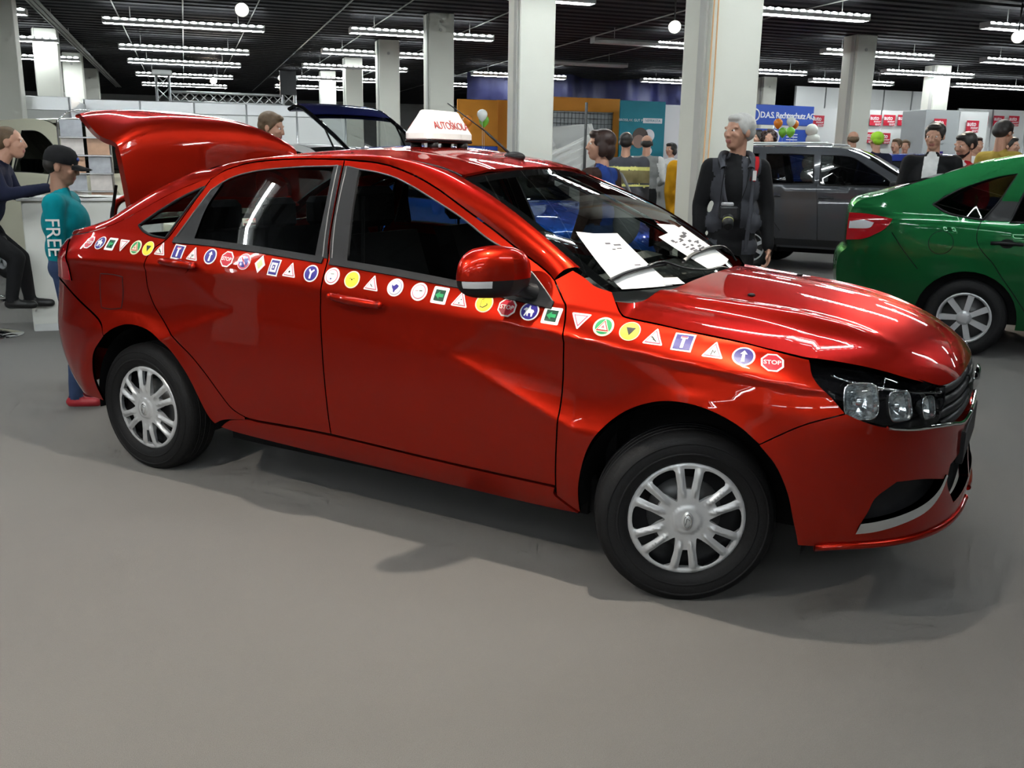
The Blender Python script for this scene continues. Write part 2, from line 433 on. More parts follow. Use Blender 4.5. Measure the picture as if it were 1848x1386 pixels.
# ---------------------------------------------------------------- hall: structure, lamps
def carpet_mat():
    m = bpy.data.materials.new('carpet'); m.use_nodes = True; nt = m.node_tree; b = nt.nodes['Principled BSDF']; MATS['carpet'] = m
    tc = nt.nodes.new('ShaderNodeTexCoord'); n1 = nt.nodes.new('ShaderNodeTexNoise'); n2 = nt.nodes.new('ShaderNodeTexNoise')
    n1.inputs['Scale'].default_value = 420; n1.inputs['Detail'].default_value = 3; n2.inputs['Scale'].default_value = 2.2; n2.inputs['Detail'].default_value = 9; n2.inputs['Roughness'].default_value = .75
    r1 = nt.nodes.new('ShaderNodeValToRGB'); r1.color_ramp.elements[0].color = (.100, .093, .083, 1); r1.color_ramp.elements[1].color = (.150, .140, .126, 1)
    r1.color_ramp.elements[0].position = .3; r1.color_ramp.elements[1].position = .7
    mx = nt.nodes.new('ShaderNodeMix'); mx.data_type = 'RGBA'; mx.blend_type = 'MULTIPLY'; mx.inputs[0].default_value = .5
    r2 = nt.nodes.new('ShaderNodeValToRGB'); r2.color_ramp.elements[0].color = (.8, .8, .8, 1); r2.color_ramp.elements[1].color = (1, 1, 1, 1)
    bp = nt.nodes.new('ShaderNodeBump'); bp.inputs['Strength'].default_value = .5; bp.inputs['Distance'].default_value = .004
    for n in (n1, n2): nt.links.new(tc.outputs['Object'], n.inputs['Vector'])
    nt.links.new(n1.outputs['Fac'], r1.inputs['Fac']); nt.links.new(n2.outputs['Fac'], r2.inputs['Fac'])
    nt.links.new(r1.outputs['Color'], mx.inputs[6]); nt.links.new(r2.outputs['Color'], mx.inputs[7]); nt.links.new(mx.outputs[2], b.inputs['Base Color'])
    nt.links.new(n1.outputs['Fac'], bp.inputs['Height']); nt.links.new(bp.outputs['Normal'], b.inputs['Normal'])
    b.inputs['Roughness'].default_value = .92; b.inputs['Sheen Weight'].default_value = .15
carpet_mat()
mat('deck_black', (.010, .0098, .012), .75, 0, noise=.4, nscale=3); mat('wall_white', (.62, .62, .60), .8, noise=.05, nscale=3); mat('column_white', (.73, .73, .645), .75, noise=.04, nscale=2, bump=.05)
mat('column_grey', (.50, .50, .46), .75); mat('aluminium', (.62, .63, .63), .35, .8); mat('cable_grey', (.45, .45, .42), .5, .3); mat('red_carpet', (.36, .035, .045), .95, noise=.15, nscale=300)
mat('lamp_body', (.55, .55, .53), .4); mat('tube_light', (1, 1, 1), emit=(.90, .97, 1.), estr=135); mat('slot_light', (1, 1, 1), emit=(.90, .97, 1.), estr=26); mat('dead_tube', (.75, .75, .72), .3)
mat('panel_white', (.74, .75, .73), .5); mat('halogen', (1, 1, 1), emit=(1., .86, .66), estr=135); mat('steel_dark', (.06, .06, .06), .5, .4)
for _n in ('slot_light', 'halogen'): MATS[_n].cycles.emission_sampling = 'NONE'
CEIL = 3.9
struct(MB().box((-22, -14, -.12), (42, 46, 0)).build('floor', 'carpet'))
rc = MB().box((6.2, 15.0, 0), (14.0, 21.2, .004)).build('red_carpet', 'red_carpet'); tag(rc, 'red carpet laid between the stands behind the cars', 'carpet')
# ribbed steel deck, ribs run along x
yy = []; y = -14.
while y < 46: yy += [(y, CEIL), (y + .20, CEIL), (y + .24, CEIL + .05), (y + .36, CEIL + .05)]; y += .40
yy.append((46., CEIL)); G = [[(-22, a, b), (42, a, b)] for a, b in yy]
cl = MB(); cl.grid(G, smooth=False); struct(cl.build('ceiling', 'deck_black'))
for nm, a, b in (('wall_back', (-22, 46, 0), (42, 46.2, 4)), ('wall_front', (-22, -14.2, 0), (42, -14, 4)), ('wall_left', (-22.2, -14, 0), (-22, 46, 4)), ('wall_right', (42, -14, 0), (42.2, 46, 4))): struct(MB().box(a, b).build(nm, 'wall_white'))
# concrete columns, painted, each with a cable duct on its side
def column(x, y, label, s=.45):
    t = thing('column', label, 'column', (x, y, 0), 0, 'painted hall columns')
    MB().box((-s / 2, -s / 2, 0), (s / 2, s / 2, CEIL), bev=.012).build('shaft', 'column_white', t)
    MB().box((-s / 2 - .022, -.16, 0), (-s / 2, -.06, CEIL - .02)).build('cable_duct', 'column_grey', t)
    MB().cyl((-.02, -s / 2 - .012, 3.62), (-.02, -s / 2 + .0, 3.62), .03, 12).build('anchor_plug', 'column_grey', t)
column(4.13, 6.98, 'nearest white square column, directly behind the man with the camera')
column(4.08, 11.35, 'white square column left of the brown-haired woman, rising past the frame')
for x, y, w in ((4.40, 17.12, 'second'), (4.33, 21.35, 'third'), (4.25, 25.5, 'fourth'), (4.2, 29.8, 'fifth')): column(x, y, f'white square column beyond the roof sign, {w} in the middle row')
for y, w in ((17.1, 'nearest'), (22.6, 'second'), (27.7, 'third'), (32.6, 'farthest')): column(-2.58, y, f'white square column at the left of the hall, {w} of that row')
column(12.75, 16.3, 'white square column behind the grey estate car'); column(18.25, 20.2, 'white square column behind the red magazine signs, right of the hall')
column(16.5, 25.2, 'white square column half hidden left of the nearer right-hand column'); column(14.4, 26.5, 'slim distant white column beside the blue insurance sign')
column(12.4, 8.7, 'white column beyond the right edge of the hall view'); column(13.2, 29., 'far white column above the teal banner'); column(-5.2, 11.4, 'white column at the left outside the view')
for y in (4.4, .2, -4.0): column(4.45 if y < 0 else 9.0, y, f'white column outside the view to the right, {ORD[int((4.4 - y) / 4.2 + .1)]} towards the rear wall'); column(-5.6, y, f'white column outside the view to the left, {ORD[int((4.4 - y) / 4.2 + .1)]} towards the rear wall')
# fluorescent lamps: steel trough, slotted top edge, two tubes
def make_lamp(L):
    me = {}
    w = .11
    b = MB().prism([(-w, .0), (-w, .055), (-.05, .10), (.05, .10), (w, .055), (w, 0), (w - .012, 0), (w - .012, .05), (-w + .012, .05), (-w + .012, 0)], 'x', -L / 2, L / 2)
    b.box((-L / 2 - .012, -w, 0), (-L / 2, w, .1)).box((L / 2, -w, 0), (L / 2 + .012, w, .1))
    me['trough'] = b.mesh('trough', 'lamp_body')
    s = MB(); n = int(L / .135)
    for i in range(n):
        x = -L / 2 + (i + .5) * L / n
        for sg in (-1, 1):
            c = (x, sg * .082, .0815); M_ = Matrix.Translation(c) @ Matrix.Rotation(sg * R_(-37), 4, 'X')
            s.lathe([(.001, .014), (.032, .012), (.046, .0)], 10, M_=M_ @ Matrix.Diagonal((1.15, .5, 1, 1)))
    me['slots'] = s.mesh('light_slots', 'slot_light')
    t = MB()
    me['tube'] = MB().cyl((-L / 4 + .03, 0, 0), (L / 4 - .03, 0, 0), .019, 8).mesh('tube', 'tube_light')
    me['dead'] = MB().cyl((-L / 4 + .03, 0, 0), (L / 4 - .03, 0, 0), .019, 8).mesh('tube', 'dead_tube')
    me['rod'] = MB().cyl((0, 0, .1), (0, 0, CEIL + .07 - 3.6), .006, 6).mesh('hanger', 'cable_grey')
    me['wire'] = MB().cyl((0, 0, .1), (.0, .0, CEIL - 3.6), .003, 5).mesh('hanger', 'cable_grey')
    return me
LM = make_lamp(2.68)
def lamp(x, y, label, state='both', group='fluorescent trough lamps'):
    t = thing('strip_lamp', label, 'lamp', (x, y, 3.6), 0, group)
    link('trough', LM['trough'], t)
    if state == 'both': o = link('light_slots', LM['slots'], t); o['kind'] = 'stuff'
    elif state == 'right': o = link('light_slots', LM['slots'], t, Matrix.Translation((.67, 0, 0)) @ Matrix.Diagonal((.5, 1, 1, 1))); o['kind'] = 'stuff'
    for k, xx in enumerate((-.67, .67)): link('tube', LM['tube' if (state == 'both' or (state == 'right' and k)) else 'dead'], t, Matrix.Translation((xx, 0, .012)))
    for xx in (-.9, .9): link('hanger', LM['rod'], t, Matrix.Translation((xx, 0, 0)))
lx = [-7.85, -3.65, .15, 4.3, 8.8, 13.65, 17.6, 21.9]
for j, ys in enumerate(([-8, -3.4, .7, 4.95, 9.3], [-8, -3.4, .7, 4.95, 9.3, 18.0, 22.2, 26.4], [-8, -3.4, .7, 4.95, 9.35, 18.45, 22.75, 26.1, 30.3, 34.5], [.7, 4.95, 9.35, 13.15, 17.9, 21.65, 25.3, 29.3, 33.2], [4.95, 9.35, 12.9, 17.3, 21.5, 25.4, 29.5], [9.0, 12.7, 16.85, 21.2, 25.], [9.0, 16.7, 19.8, 22.7], [12.7, 17., 22.1])):
    side_ = ['far left', 'left', 'left of centre', 'middle', 'right of centre', 'right', 'far right', 'outermost right'][j]
    for i, y in enumerate(ys):
        st = 'right' if (j == 4 and abs(y - 17.3) < .1) else ('off' if (j == 4 and abs(y - 21.5) < .1) else 'both')
        if y < 12: lab = f'strip lamp above the view, {side_} row, {ORD[i]} from the rear wall'; g = 'strip lamps above the view'
        else: lab = f'fluorescent trough lamp in the {side_} row, {ORD[i - sum(q < 12 for q in ys)]} going deeper'; g = 'fluorescent trough lamps'
        lamp(lx[j], y, lab, st, g)
# cable runs under the deck, along y (into the hall)
for k, (x, r, z) in enumerate(((-1.0, .012, 3.88), (.12, .012, 3.88), (1.3, .010, 3.88), (2.7, .012, 3.88), (3.6, .010, 3.88), (5.4, .010, 3.88), (8.0, .012, 3.88), (9.7, .010, 3.88))):
    o = MB().cyl((x, 2, z), (x, 40, z), r, 6).build('ceiling_cable', 'cable_grey'); tag(o, f'thin pale conduit running into the hall under the black deck, {ORD[k]} from the left', 'conduit', 'ceiling conduits')
tr = thing('cable_tray', 'bundle of grey cables in a tray along the left columns, under the deck', 'cable tray', (-2.1, 10, 3.72))
for k in range(5): MB().cyl((.04 * k - .08, 0, .0 + .012 * (k % 2)), (.04 * k - .08, 28, .0 + .012 * (k % 2)), .016, 6).build('cable', 'cable_grey', tr)
for k in range(10): MB().cyl((0, 1 + 2.8 * k, .0), (0, 1 + 2.8 * k, .19), .006, 5).build('hanger', 'cable_grey', tr)
# halogen floodlights on the deck
def flood(x, y, z, label, aim, power, spot=65, warm=(1., .84, .66), blend=.5):
    t = thing('floodlight', label, 'floodlight', (x, y, z), 0, 'halogen floodlights')
    d = (Vector(aim) - Vector((x, y, z))).normalized(); Q = d.to_track_quat('Z', 'Y').to_matrix().to_4x4()
    MB().lathe([(.001, -.13), (.045, -.13), (.055, -.05), (.095, .03), (.10, .04), (.088, .035), (.05, -.02), (.001, -.03)], 18, M_=Q).build('housing', 'lamp_body', t)
    MB().lathe([(.086, .032), (.001, .036)], 16, M_=Q).build('lens', 'halogen', t)
    MB().cyl((0, 0, .02), (0, 0, CEIL - z), .012, 8).build('bracket', 'steel_dark', t)
    L = bpy.data.lights.new('halogen_light', 'SPOT'); L.energy = power; L.spot_size = R_(spot); L.spot_blend = blend; L.color = warm; L.shadow_soft_size = .04
    o = bpy.data.objects.new('halogen_light', L); COL.objects.link(o); o.parent = t
    q = (-d).to_track_quat('Z', 'Y').to_matrix().to_4x4(); q.translation = d * .06; o.matrix_local = q
flood(.88, 14.44, 3.42, 'glaring floodlight above the raised red boot lid', (.6, 7, .6), 260)
flood(.88, 28.5, 3.42, 'glaring floodlight far back beside the truss', (1, 20, .8), 260)
flood(2.48, 12.1, 3.42, 'pale floodlight cut by the top edge, left of the roof sign', (2.2, 9, .6), 200)
flood(7.1, 13.4, 3.42, 'glaring floodlight just left of the nearest column', (4.4, 6, .6), 320)
flood(12.4, 12.1, 3.42, 'glowing floodlight at the far right edge', (8, 8, .8), 260)
flood(8.6, 8.95, 3.5, 'warm floodlight at the top edge, right side', (6, 7, .6), 220)
flood(1.39, 2.58, 3.5, 'floodlight right above the red saloon, out of view', (.2, 3.4, 0), 420, 104, (1., .92, .81), 1.)
flood(-1.9, 1.9, 3.5, 'floodlight above the left foreground carpet, out of view', (-.9, 2.6, 0), 330, 105, (1., .91, .80), .9)
# ---------------------------------------------------------------- red saloon
paint_mat('red_paint', (.34, .0125, .0045))
mat('black_plastic', (.009, .009, .010), .5, spec=.25); mat('satin_black', (.014, .0145, .016), .42, spec=.3); mat('gloss_black', (.006, .006, .007), .06)
mat('dark_grey_trim', (.013, .0133, .0145), .5, spec=.28); mat('grey_trim', (.12, .122, .122), .35, .6); mat('chrome', (.85, .86, .87), .07, 1.)
mat('rubber', (.008, .008, .0085), .65, spec=.22, bump=.15, nscale=60); mat('cover_silver', (.50, .51, .52), .34, .4); mat('cabin_black', (.006, .006, .0065), .75, spec=.15)
mat('seat_fabric', (.010, .010, .011), .9, spec=.15); mat('dash_grey', (.035, .037, .036), .6); mat('white_plastic', (.86, .85, .83), .4)
mat('lamp_silver', (.78, .82, .84), .12, .9); mat('red_lens', (.32, .006, .010), .12, coat=1); mat('clear_lens', (.50, .51, .52), .12, coat=1)
mat('brake_metal', (.12, .12, .12), .5, .7); mat('paper', (.90, .90, .88), .7); mat('ink', (.10, .095, .105), .8)
glass_mat('screen_glass', (.70, .76, .73), mirror=.05); glass_mat('door_glass', (.62, .66, .65), mirror=.06); glass_mat('lamp_glass', (.93, .95, .96), mirror=.05)
CAR_A = R_(-48.4928)
red_car = thing('red_sedan', 'shiny red four-door saloon with road-sign stickers and raised boot lid', 'car', (.33670, 5.12249, 0), CAR_A)
CM = Matrix.Translation((.33670, 5.12249, 0)) @ rz(CAR_A)

GAP = .0028
gB = [(1.093, 1.440), (1.122, 1.294), (1.150, 1.122), (1.168, 1.03), (1.171, .95), (1.171, .862), (1.182, .735), (1.198, .54), (1.204, .366)]
gF = [(2.217, .344), (2.226, .55), (2.229, .714), (2.225, .889), (2.205, .96), (2.184, .99), (2.141, 1.049)]
gFt = [(2.141, 1.049), (2.098, 1.08), (1.989, 1.137), (1.868, 1.2), (1.744, 1.259), (1.574, 1.339), (1.433, 1.391), (1.28, 1.427), (1.093, 1.440)]
gRt = [(1.093, 1.440), (.92, 1.441), (.754, 1.435), (.62, 1.423), (.52, 1.402), (.455, 1.379), (.405, 1.347)]
gRr = [(.405, 1.347), (.33, 1.215), (.255, 1.098), (.20, 1.052)]
gRl = [(.20, 1.052), (.164, 1.0), (.158, .93), (.165, .86), (.20, .79), (.27, .725), (.36, .66), (.45, .60), (.53, .53), (.60, .455), (.66, .395), (.73, .366), (.80, .360)]
farch = [(2.305, .25), (2.313, .368), (2.347, .5), (2.403, .589), (2.486, .659), (2.59, .702), (2.688, .709), (2.773, .694), (2.854, .662), (2.92, .615), (2.973, .555), (3.012, .47), (3.034, .373), (3.047, .296)]
rarch = [(-.215, .30), (-.238, .40), (-.225, .49), (-.195, .554), (-.13, .622), (-.04, .675), (.05, .698), (.16, .688), (.25, .655), (.328, .612), (.40, .54), (.446, .47), (.478, .40), (.506, .33), (.53, .275)]
hgap = [(2.371, .991), (2.394, .958), (2.425, .9445), (2.543, .931), (2.654, .918), (2.81, .901), (2.904, .886), (3.010, .866)]
wing_top = [(2.141, 1.049), (2.198, 1.086)]
wing_ws = [(2.198, 1.086), (2.245, 1.065), (2.292, 1.038), (2.351, 1.024)]
hl_l = [(3.010, .866), (3.039, .828), (3.089, .786), (3.143, .728)]
hl_b = [(3.143, .728), (3.193, .706), (3.25, .687), (3.34, .672), (3.437, .663)]
hl_r = [(3.437, .663), (3.465, .71), (3.474, .769)]
hl_t = [(3.474, .769), (3.339, .799), (3.25, .820), (3.116, .851), (3.010, .866)]
wing = outline(list(reversed(gF)) + [(2.215, .30)], [(2.215, .30), (2.30, .252)], farch[:11][1:] and [(2.305, .25)] + farch[1:10], [farch[9], (3.036, .688), (3.143, .728)], list(reversed(hl_l)), list(reversed(hgap)), [hgap[0], (2.351, 1.024)], list(reversed(wing_ws)), list(reversed(wing_top)))
fdoor = outline(gB, [(1.204, .366), (1.742, .347), (2.217, .338)], gF, gFt)
fd_win = outline([(1.118, 1.414), (1.179, 1.404), (1.27, 1.394), (1.36, 1.377), (1.45, 1.348), (1.54, 1.313), (1.715, 1.24), (1.842, 1.175), (1.94, 1.134), (2.035, 1.080), (2.10, 1.028), (2.158, .972)], [(2.158, .972), (1.95, .999), (1.739, 1.019), (1.5, 1.038), (1.26, 1.055), (1.183, 1.06)], [(1.183, 1.06), (1.152, 1.2), (1.118, 1.414)])
rdoor = outline(gRt, gRr, gRl, [(.80, .360), (1.0, .365), (1.204, .366)], list(reversed(gB)))
rd_win = outline([(1.072, 1.416), (1.035, 1.413), (.9, 1.408), (.775, 1.399), (.68, 1.39), (.599, 1.376), (.53, 1.357), (.479, 1.332), (.43, 1.30)], [(.43, 1.30), (.355, 1.18), (.298, 1.094)], [(.298, 1.094), (.5, 1.094), (.8, 1.083), (1.095, 1.066), (1.137, 1.062)], [(1.137, 1.062), (1.108, 1.22), (1.072, 1.416)])
q_win = outline([(.030, 1.134), (.075, 1.112), (.14, 1.097), (.237, 1.090)], [(.237, 1.090), (.31, 1.205), (.385, 1.315)], [(.385, 1.315), (.269, 1.268), (.154, 1.208), (.08, 1.166), (.030, 1.134)])
ctop = [(.405, 1.347), (.39, 1.352), (.3, 1.325), (.2, 1.288), (.1, 1.245), (0, 1.200), (-.1, 1.155), (-.2, 1.12), (-.35, 1.085), (-.5, 1.063), (-.70, 1.045)]
quarter = outline(ctop, [(-.70, 1.045), (-.72, .95), (-.70, .86)], [(-.70, .86), (-.6, .86), (-.454, .838), (-.28, .763), (-.143, .689), (-.118, .63)], [(-.118, .63), (-.04, .675), (.05, .698), (.16, .688), (.25, .655), (.328, .612), (.40, .54), (.446, .47), (.478, .40), (.506, .33), (.53, .30)], [(.53, .30), (.60, .33), (.73, .352)], list(reversed(gRl[:-1])), list(reversed(gRr)))
sill = outline([(.55, .285), (.62, .33), (.73, .354), (.80, .352)], [(.80, .352), (1.2, .357), (1.742, .339), (2.21, .330)], [(2.21, .330), (2.21, .292), (2.30, .24)], [(2.30, .24), (2.1, .232), (1.3, .25), (.7, .27), (.55, .285)])

def both_sides(name, poly, surf, m, parent=red_car, **k):
    a = panel(name, inset(poly, GAP), surf, m, parent, **k); b = panel(name, inset(poly, GAP), surf, m, parent, mirror=True, **k); return a, b
both_sides('front_wing', wing, side, 'red_paint', step=.015)
fds = both_sides('front_door', fdoor, side, 'red_paint', holes=[fd_win], step=.014)
rds = both_sides('rear_door', rdoor, side, 'red_paint', holes=[rd_win], step=.014)
both_sides('quarter_panel', quarter, side, 'red_paint', holes=[q_win], step=.015)
both_sides('sill', sill, side, 'red_paint', step=.025, off=-.004)
for mi in (False, True):
    fd, rd = (fds[1], rds[1]) if mi else (fds[0], rds[0])
    # glazing and the dark pillar covers
    gl = outline([(1.185, 1.400), (1.27, 1.391), (1.36, 1.373), (1.45, 1.344), (1.54, 1.309), (1.715, 1.236), (1.842, 1.171), (1.94, 1.130), (2.032, 1.076)], [(2.032, 1.076), (2.028, .992)], [(2.028, .992), (1.739, 1.021), (1.5, 1.04), (1.262, 1.057)], [(1.262, 1.057), (1.185, 1.400)])
    panel('window_glass', gl, side, 'door_glass', fd, step=.06, off=-.006, flange=0, mirror=mi)
    panel('pillar_cover', outline([(1.103, 1.416), (1.183, 1.404)], [(1.183, 1.404), (1.259, 1.056)], [(1.259, 1.056), (1.172, 1.060)], [(1.172, 1.060), (1.156, 1.12), (1.128, 1.29), (1.103, 1.416)]), side, 'dark_grey_trim', fd, step=.04, off=.0025, mirror=mi)
    panel('mirror_sail', outline([(2.034, 1.078), (2.10, 1.027), (2.157, .973)], [(2.157, .973), (2.03, .990)], [(2.03, .990), (2.034, 1.078)]), side, 'satin_black', fd, step=.03, off=.003, mirror=mi)
    gl = outline([(1.052, 1.409), (.9, 1.403), (.775, 1.394), (.68, 1.385), (.599, 1.371), (.53, 1.352), (.487, 1.33)], [(.487, 1.33), (.44, 1.23), (.418, 1.097)], [(.418, 1.097), (.7, 1.09), (1.095, 1.068)], [(1.095, 1.068), (1.08, 1.25), (1.052, 1.409)])
    panel('window_glass', gl, side, 'door_glass', rd, step=.06, off=-.006, flange=0, mirror=mi)
    panel('pillar_cover', outline([(1.091, 1.417), (1.054, 1.412)], [(1.054, 1.412), (1.082, 1.25), (1.098, 1.067)], [(1.098, 1.067), (1.162, 1.061)], [(1.162, 1.061), (1.145, 1.12), (1.117, 1.29), (1.091, 1.417)]), side, 'dark_grey_trim', rd, step=.04, off=.0025, mirror=mi)
    panel('pillar_cover', outline([(.479, 1.332), (.43, 1.300)], [(.43, 1.30), (.355, 1.18), (.300, 1.095)], [(.300, 1.095), (.416, 1.096)], [(.416, 1.096), (.438, 1.23), (.485, 1.332)]), side, 'dark_grey_trim', rd, step=.04, off=.001, mirror=mi)
    panel('quarter_glass', inset(q_win, .002), side, 'door_glass', red_car, step=.05, off=-.006, flange=0, mirror=mi)
    # trims round the windows
    for nm, path, par, r, m in (('window_trim', fd_win, fd, .0034, 'grey_trim'), ('window_trim', rd_win, rd, .0034, 'grey_trim')):
        MB().tube(loop3(path, side, .001, mirror=mi), r, 6, closed=True).build(nm, m, par)
    for par, a, b, f in ((fd, 1.178, 2.157, lambda u: np.interp(u, [1.178, 1.26, 1.5, 1.739, 1.95, 2.157], [1.052, 1.047, 1.031, 1.011, .991, .966])), (rd, .296, 1.142, lambda u: np.interp(u, [.296, .5, .8, 1.142], [1.086, 1.086, 1.075, 1.054]))):
        uu = np.linspace(a, b, 16); top = [(u, f(u) + .012) for u in uu]; bot = [(u, f(u) - .012) for u in reversed(uu)]
        panel('belt_moulding', top + bot, side, 'dark_grey_trim', par, step=.05, off=.006, flange=.01, mirror=mi)
    MB().tube(loop3(q_win, side, .0, mirror=mi), .006, 6, closed=True).build('quarter_glass_seal', 'black_plastic', red_car)
    # black inner door linings close the cabin below the windows
    lin = outline([(.3, 1.085), (.8, 1.07), (1.2, 1.045), (1.74, 1.005), (2.16, .955)], [(2.16, .955), (2.16, .36)], [(2.16, .36), (.75, .36)], [(.75, .36), (.5, .7), (.3, 1.085)])
    panel('door_lining', lin, side, 'cabin_black', red_car, step=.08, off=-.075, flange=0, mirror=mi)
    for h0, h1, par in (((1.236, .929), (1.472, .915), fd), ((.285, .992), (.487, .985), rd)):
        # door handle: recess bowl and bar
        mb = MB(); c = ((h0[0] + h1[0]) / 2, (h0[1] + h1[1]) / 2 - .006)
        ell = [(c[0] + .055 * math.cos(a), c[1] + .032 * math.sin(a)) for a in np.linspace(0, 2 * math.pi, 24, endpoint=False)]
        panel('handle_recess', ell, side, 'red_paint', par, step=.012, off=.0022, flange=.004, mirror=mi)
        ts = np.linspace(0, 1, 11); uv = [(h0[0] + (h1[0] - h0[0]) * t, h0[1] + (h1[1] - h0[1]) * t) for t in ts]
        offs = [.012 + .026 * math.sin(math.pi * (.15 + .7 * t)) for t in ts]; rr = [.013 + .004 * math.sin(math.pi * t) for t in ts]
        L = np.array(uv); N = surf_normals(side, L, 1); P = side(L[:, 0], L[:, 1]) + N * np.array(offs)[:, None]
        if mi: P = P * np.array([1, -1, 1.])
        mb.tube([tuple(p) for p in P], rr, 10)
        for k in (0, -1): mb.ball(P[k], rr[k], 10, 6)
        mb.cyl(P[1], P[1] + (np.array([0, .03, 0]) if not mi else np.array([0, -.03, 0])), .011, 8); mb.cyl(P[-2], P[-2] + (np.array([0, .03, 0]) if not mi else np.array([0, -.03, 0])), .011, 8)
        mb.build('door_handle', 'red_paint', par)
# fuel flap
fl = outline([(-.150, .912), (-.07, .914), (.0, .908)], [(.0, .908), (-.004, .83), (-.018, .765)], [(-.018, .765), (-.09, .755), (-.148, .757)], [(-.148, .757), (-.155, .83), (-.150, .912)])
panel('fuel_flap', inset(fl, .001), side, 'red_paint', red_car, step=.025, off=.0015, flange=.004)
MB().tube(loop3(fl, side, .0005), .0022, 5, closed=True).build('fuel_flap_gap', 'black_plastic', red_car)
# bonnet
_hg = side(np.array([p[0] for p in hgap]), np.array([p[1] for p in hgap]))
hd_edge = [(float(p[0]), float(p[1]) + .002) for p in _hg] + [(3.123, -.667), (3.247, -.580), (3.312, -.513), (3.365, -.43), (3.400, -.30), (3.415, -.15), (3.418, 0)]
hd = catmull(hd_edge, 6)
_dz = spline([float(p[0]) for p in _hg], [float(p[2]) + .001 - float(hood(np.array([p[0]]), np.array([p[1]]))[0][2]) for p in _hg])
def hood_fit(x, y):
    """bonnet skin brought flush with the wing along its side edge"""
    P = hood(x, y); x = np.asarray(x, float); a = np.abs(np.asarray(y, float))
    P[..., 2] += _dz(np.clip(x, 2.34, 3.0)) * sstep(.42, .72, a) * (1 - sstep(2.9, 3.35, x)); return P
hd_poly = hd + [(x, -y) for x, y in reversed(hd[:-1])] + catmull([(hd[0][0], -hd[0][1]), (2.415, .62), (2.475, .36), (2.51, 0), (2.475, -.36), (2.415, -.62), hd[0]], 6)[1:-1]
panel('bonnet', hd_poly, hood_fit, 'red_paint', red_car, step=.022, flange=.02)
nz = hood(np.array([2.72]), np.array([-.36]))[0]; MB().ball((nz[0], nz[1], nz[2] + .004), (.014, .01, .006), 10, 6).build('washer_nozzle', 'black_plastic', red_car)
nz = hood(np.array([2.72]), np.array([.36]))[0]; MB().ball((nz[0], nz[1], nz[2] + .004), (.014, .01, .006), 10, 6).build('washer_nozzle', 'black_plastic', red_car)
# roof, screens, pillars
rt = [(1.685 - .055 * s * s, .548 * s) for s in np.linspace(1, -1, 25)]; rb = [(.19 + .09 * s * s, .545 * s) for s in np.linspace(-1, 1, 25)]
sd1 = [(x, -.552) for x in np.linspace(1.62, .3, 20)][1:-1]; sd2 = [(x, .552) for x in np.linspace(.3, 1.62, 20)][1:-1]
panel('roof', rt + sd1 + rb + sd2, roof, 'red_paint', red_car, step=.04, flange=.01)
ring = lambda a, n=24: [(-a, t) for t in np.linspace(0, 1, n)] + [(s, 1.) for s in np.linspace(-a, a, n)][1:] + [(a, t) for t in np.linspace(1, 0, n)][1:] + [(s, 0.) for s in np.linspace(a, -a, n)][1:-1]
inner = [(max(-.93, min(.93, s * .93)), .03 + t * .90) for s, t in ring(1)]
panel('windscreen', ring(1), wshield, 'screen_glass', red_car, step=.06, off=-.004, flange=0)
panel('screen_border', ring(1), wshield, 'gloss_black', red_car, holes=[inner], step=.06, off=-.0065, flange=0)
panel('rear_screen', ring(1), rscreen, 'door_glass', red_car, step=.08, sgn=-1, off=-.003, flange=0)
panel('rear_screen_border', ring(1), rscreen, 'gloss_black', red_car, holes=[[(s * .9, .07 + t * .86) for s, t in ring(1)]], step=.08, sgn=-1, off=-.006, flange=0)
L1 = catmull([(2.141, 1.051), (2.098, 1.083), (1.989, 1.140), (1.868, 1.203), (1.744, 1.262), (1.574, 1.342), (1.433, 1.394), (1.28, 1.430), (1.093, 1.443), (.92, 1.444), (.754, 1.438), (.62, 1.426), (.52, 1.405), (.455, 1.382), (.405, 1.350), (.3, 1.325), (.2, 1.288), (.1, 1.245), (0, 1.20), (-.1, 1.155), (-.2, 1.12), (-.35, 1.085), (-.5, 1.063), (-.62, 1.052)], 4)
def ws_edge(t): return tuple(wshield(np.array([-1.]), np.array([t]))[0])
def rs_edge(t): return tuple(rscreen(np.array([-1.]), np.array([t]))[0])
def rf_edge(x): return tuple(roof(np.array([x]), np.array([-.554]))[0])
L2k = [ws_edge(.165), ws_edge(.23), ws_edge(.36), ws_edge(.53), ws_edge(.70), ws_edge(.90), rf_edge(1.56), rf_edge(1.40), rf_edge(1.16), rf_edge(.95), rf_edge(.76), rf_edge(.62), rf_edge(.50), rf_edge(.40), rf_edge(.31), rs_edge(.93), rs_edge(.80), rs_edge(.64), rs_edge(.47), rs_edge(.30), rs_edge(.12), (-.47, -.640, 1.09), (-.56, -.61, 1.075), (-.66, -.56, 1.06)]
L2 = catmull(L2k, 4); A1 = side(np.array([p[0] for p in L1]), np.array([p[1] for p in L1])); A2 = np.array(L2)
for s in (1, -1):
    G = []
    for i in range(len(A1)):
        a, b = A1[i], A2[i]; row = []
        out = np.array([0, -.62, .78]); bl = min(.022, .22 * np.linalg.norm(b - a))
        for t in np.linspace(0, 1, 9): q = a + (b - a) * t + out * bl * math.sin(math.pi * t) ** .8; row.append((q[0], q[1] * s, q[2]))
        G.append(row)
    MB().grid(G, flip=(s > 0)).build('roof_pillar', 'red_paint', red_car)
    # drip seam between roof and side rail
    MB().tube([(x, y * s, z + .002) for x, y, z in L2[22:58]], .0042, 5).build('roof_seam', 'black_plastic', red_car)
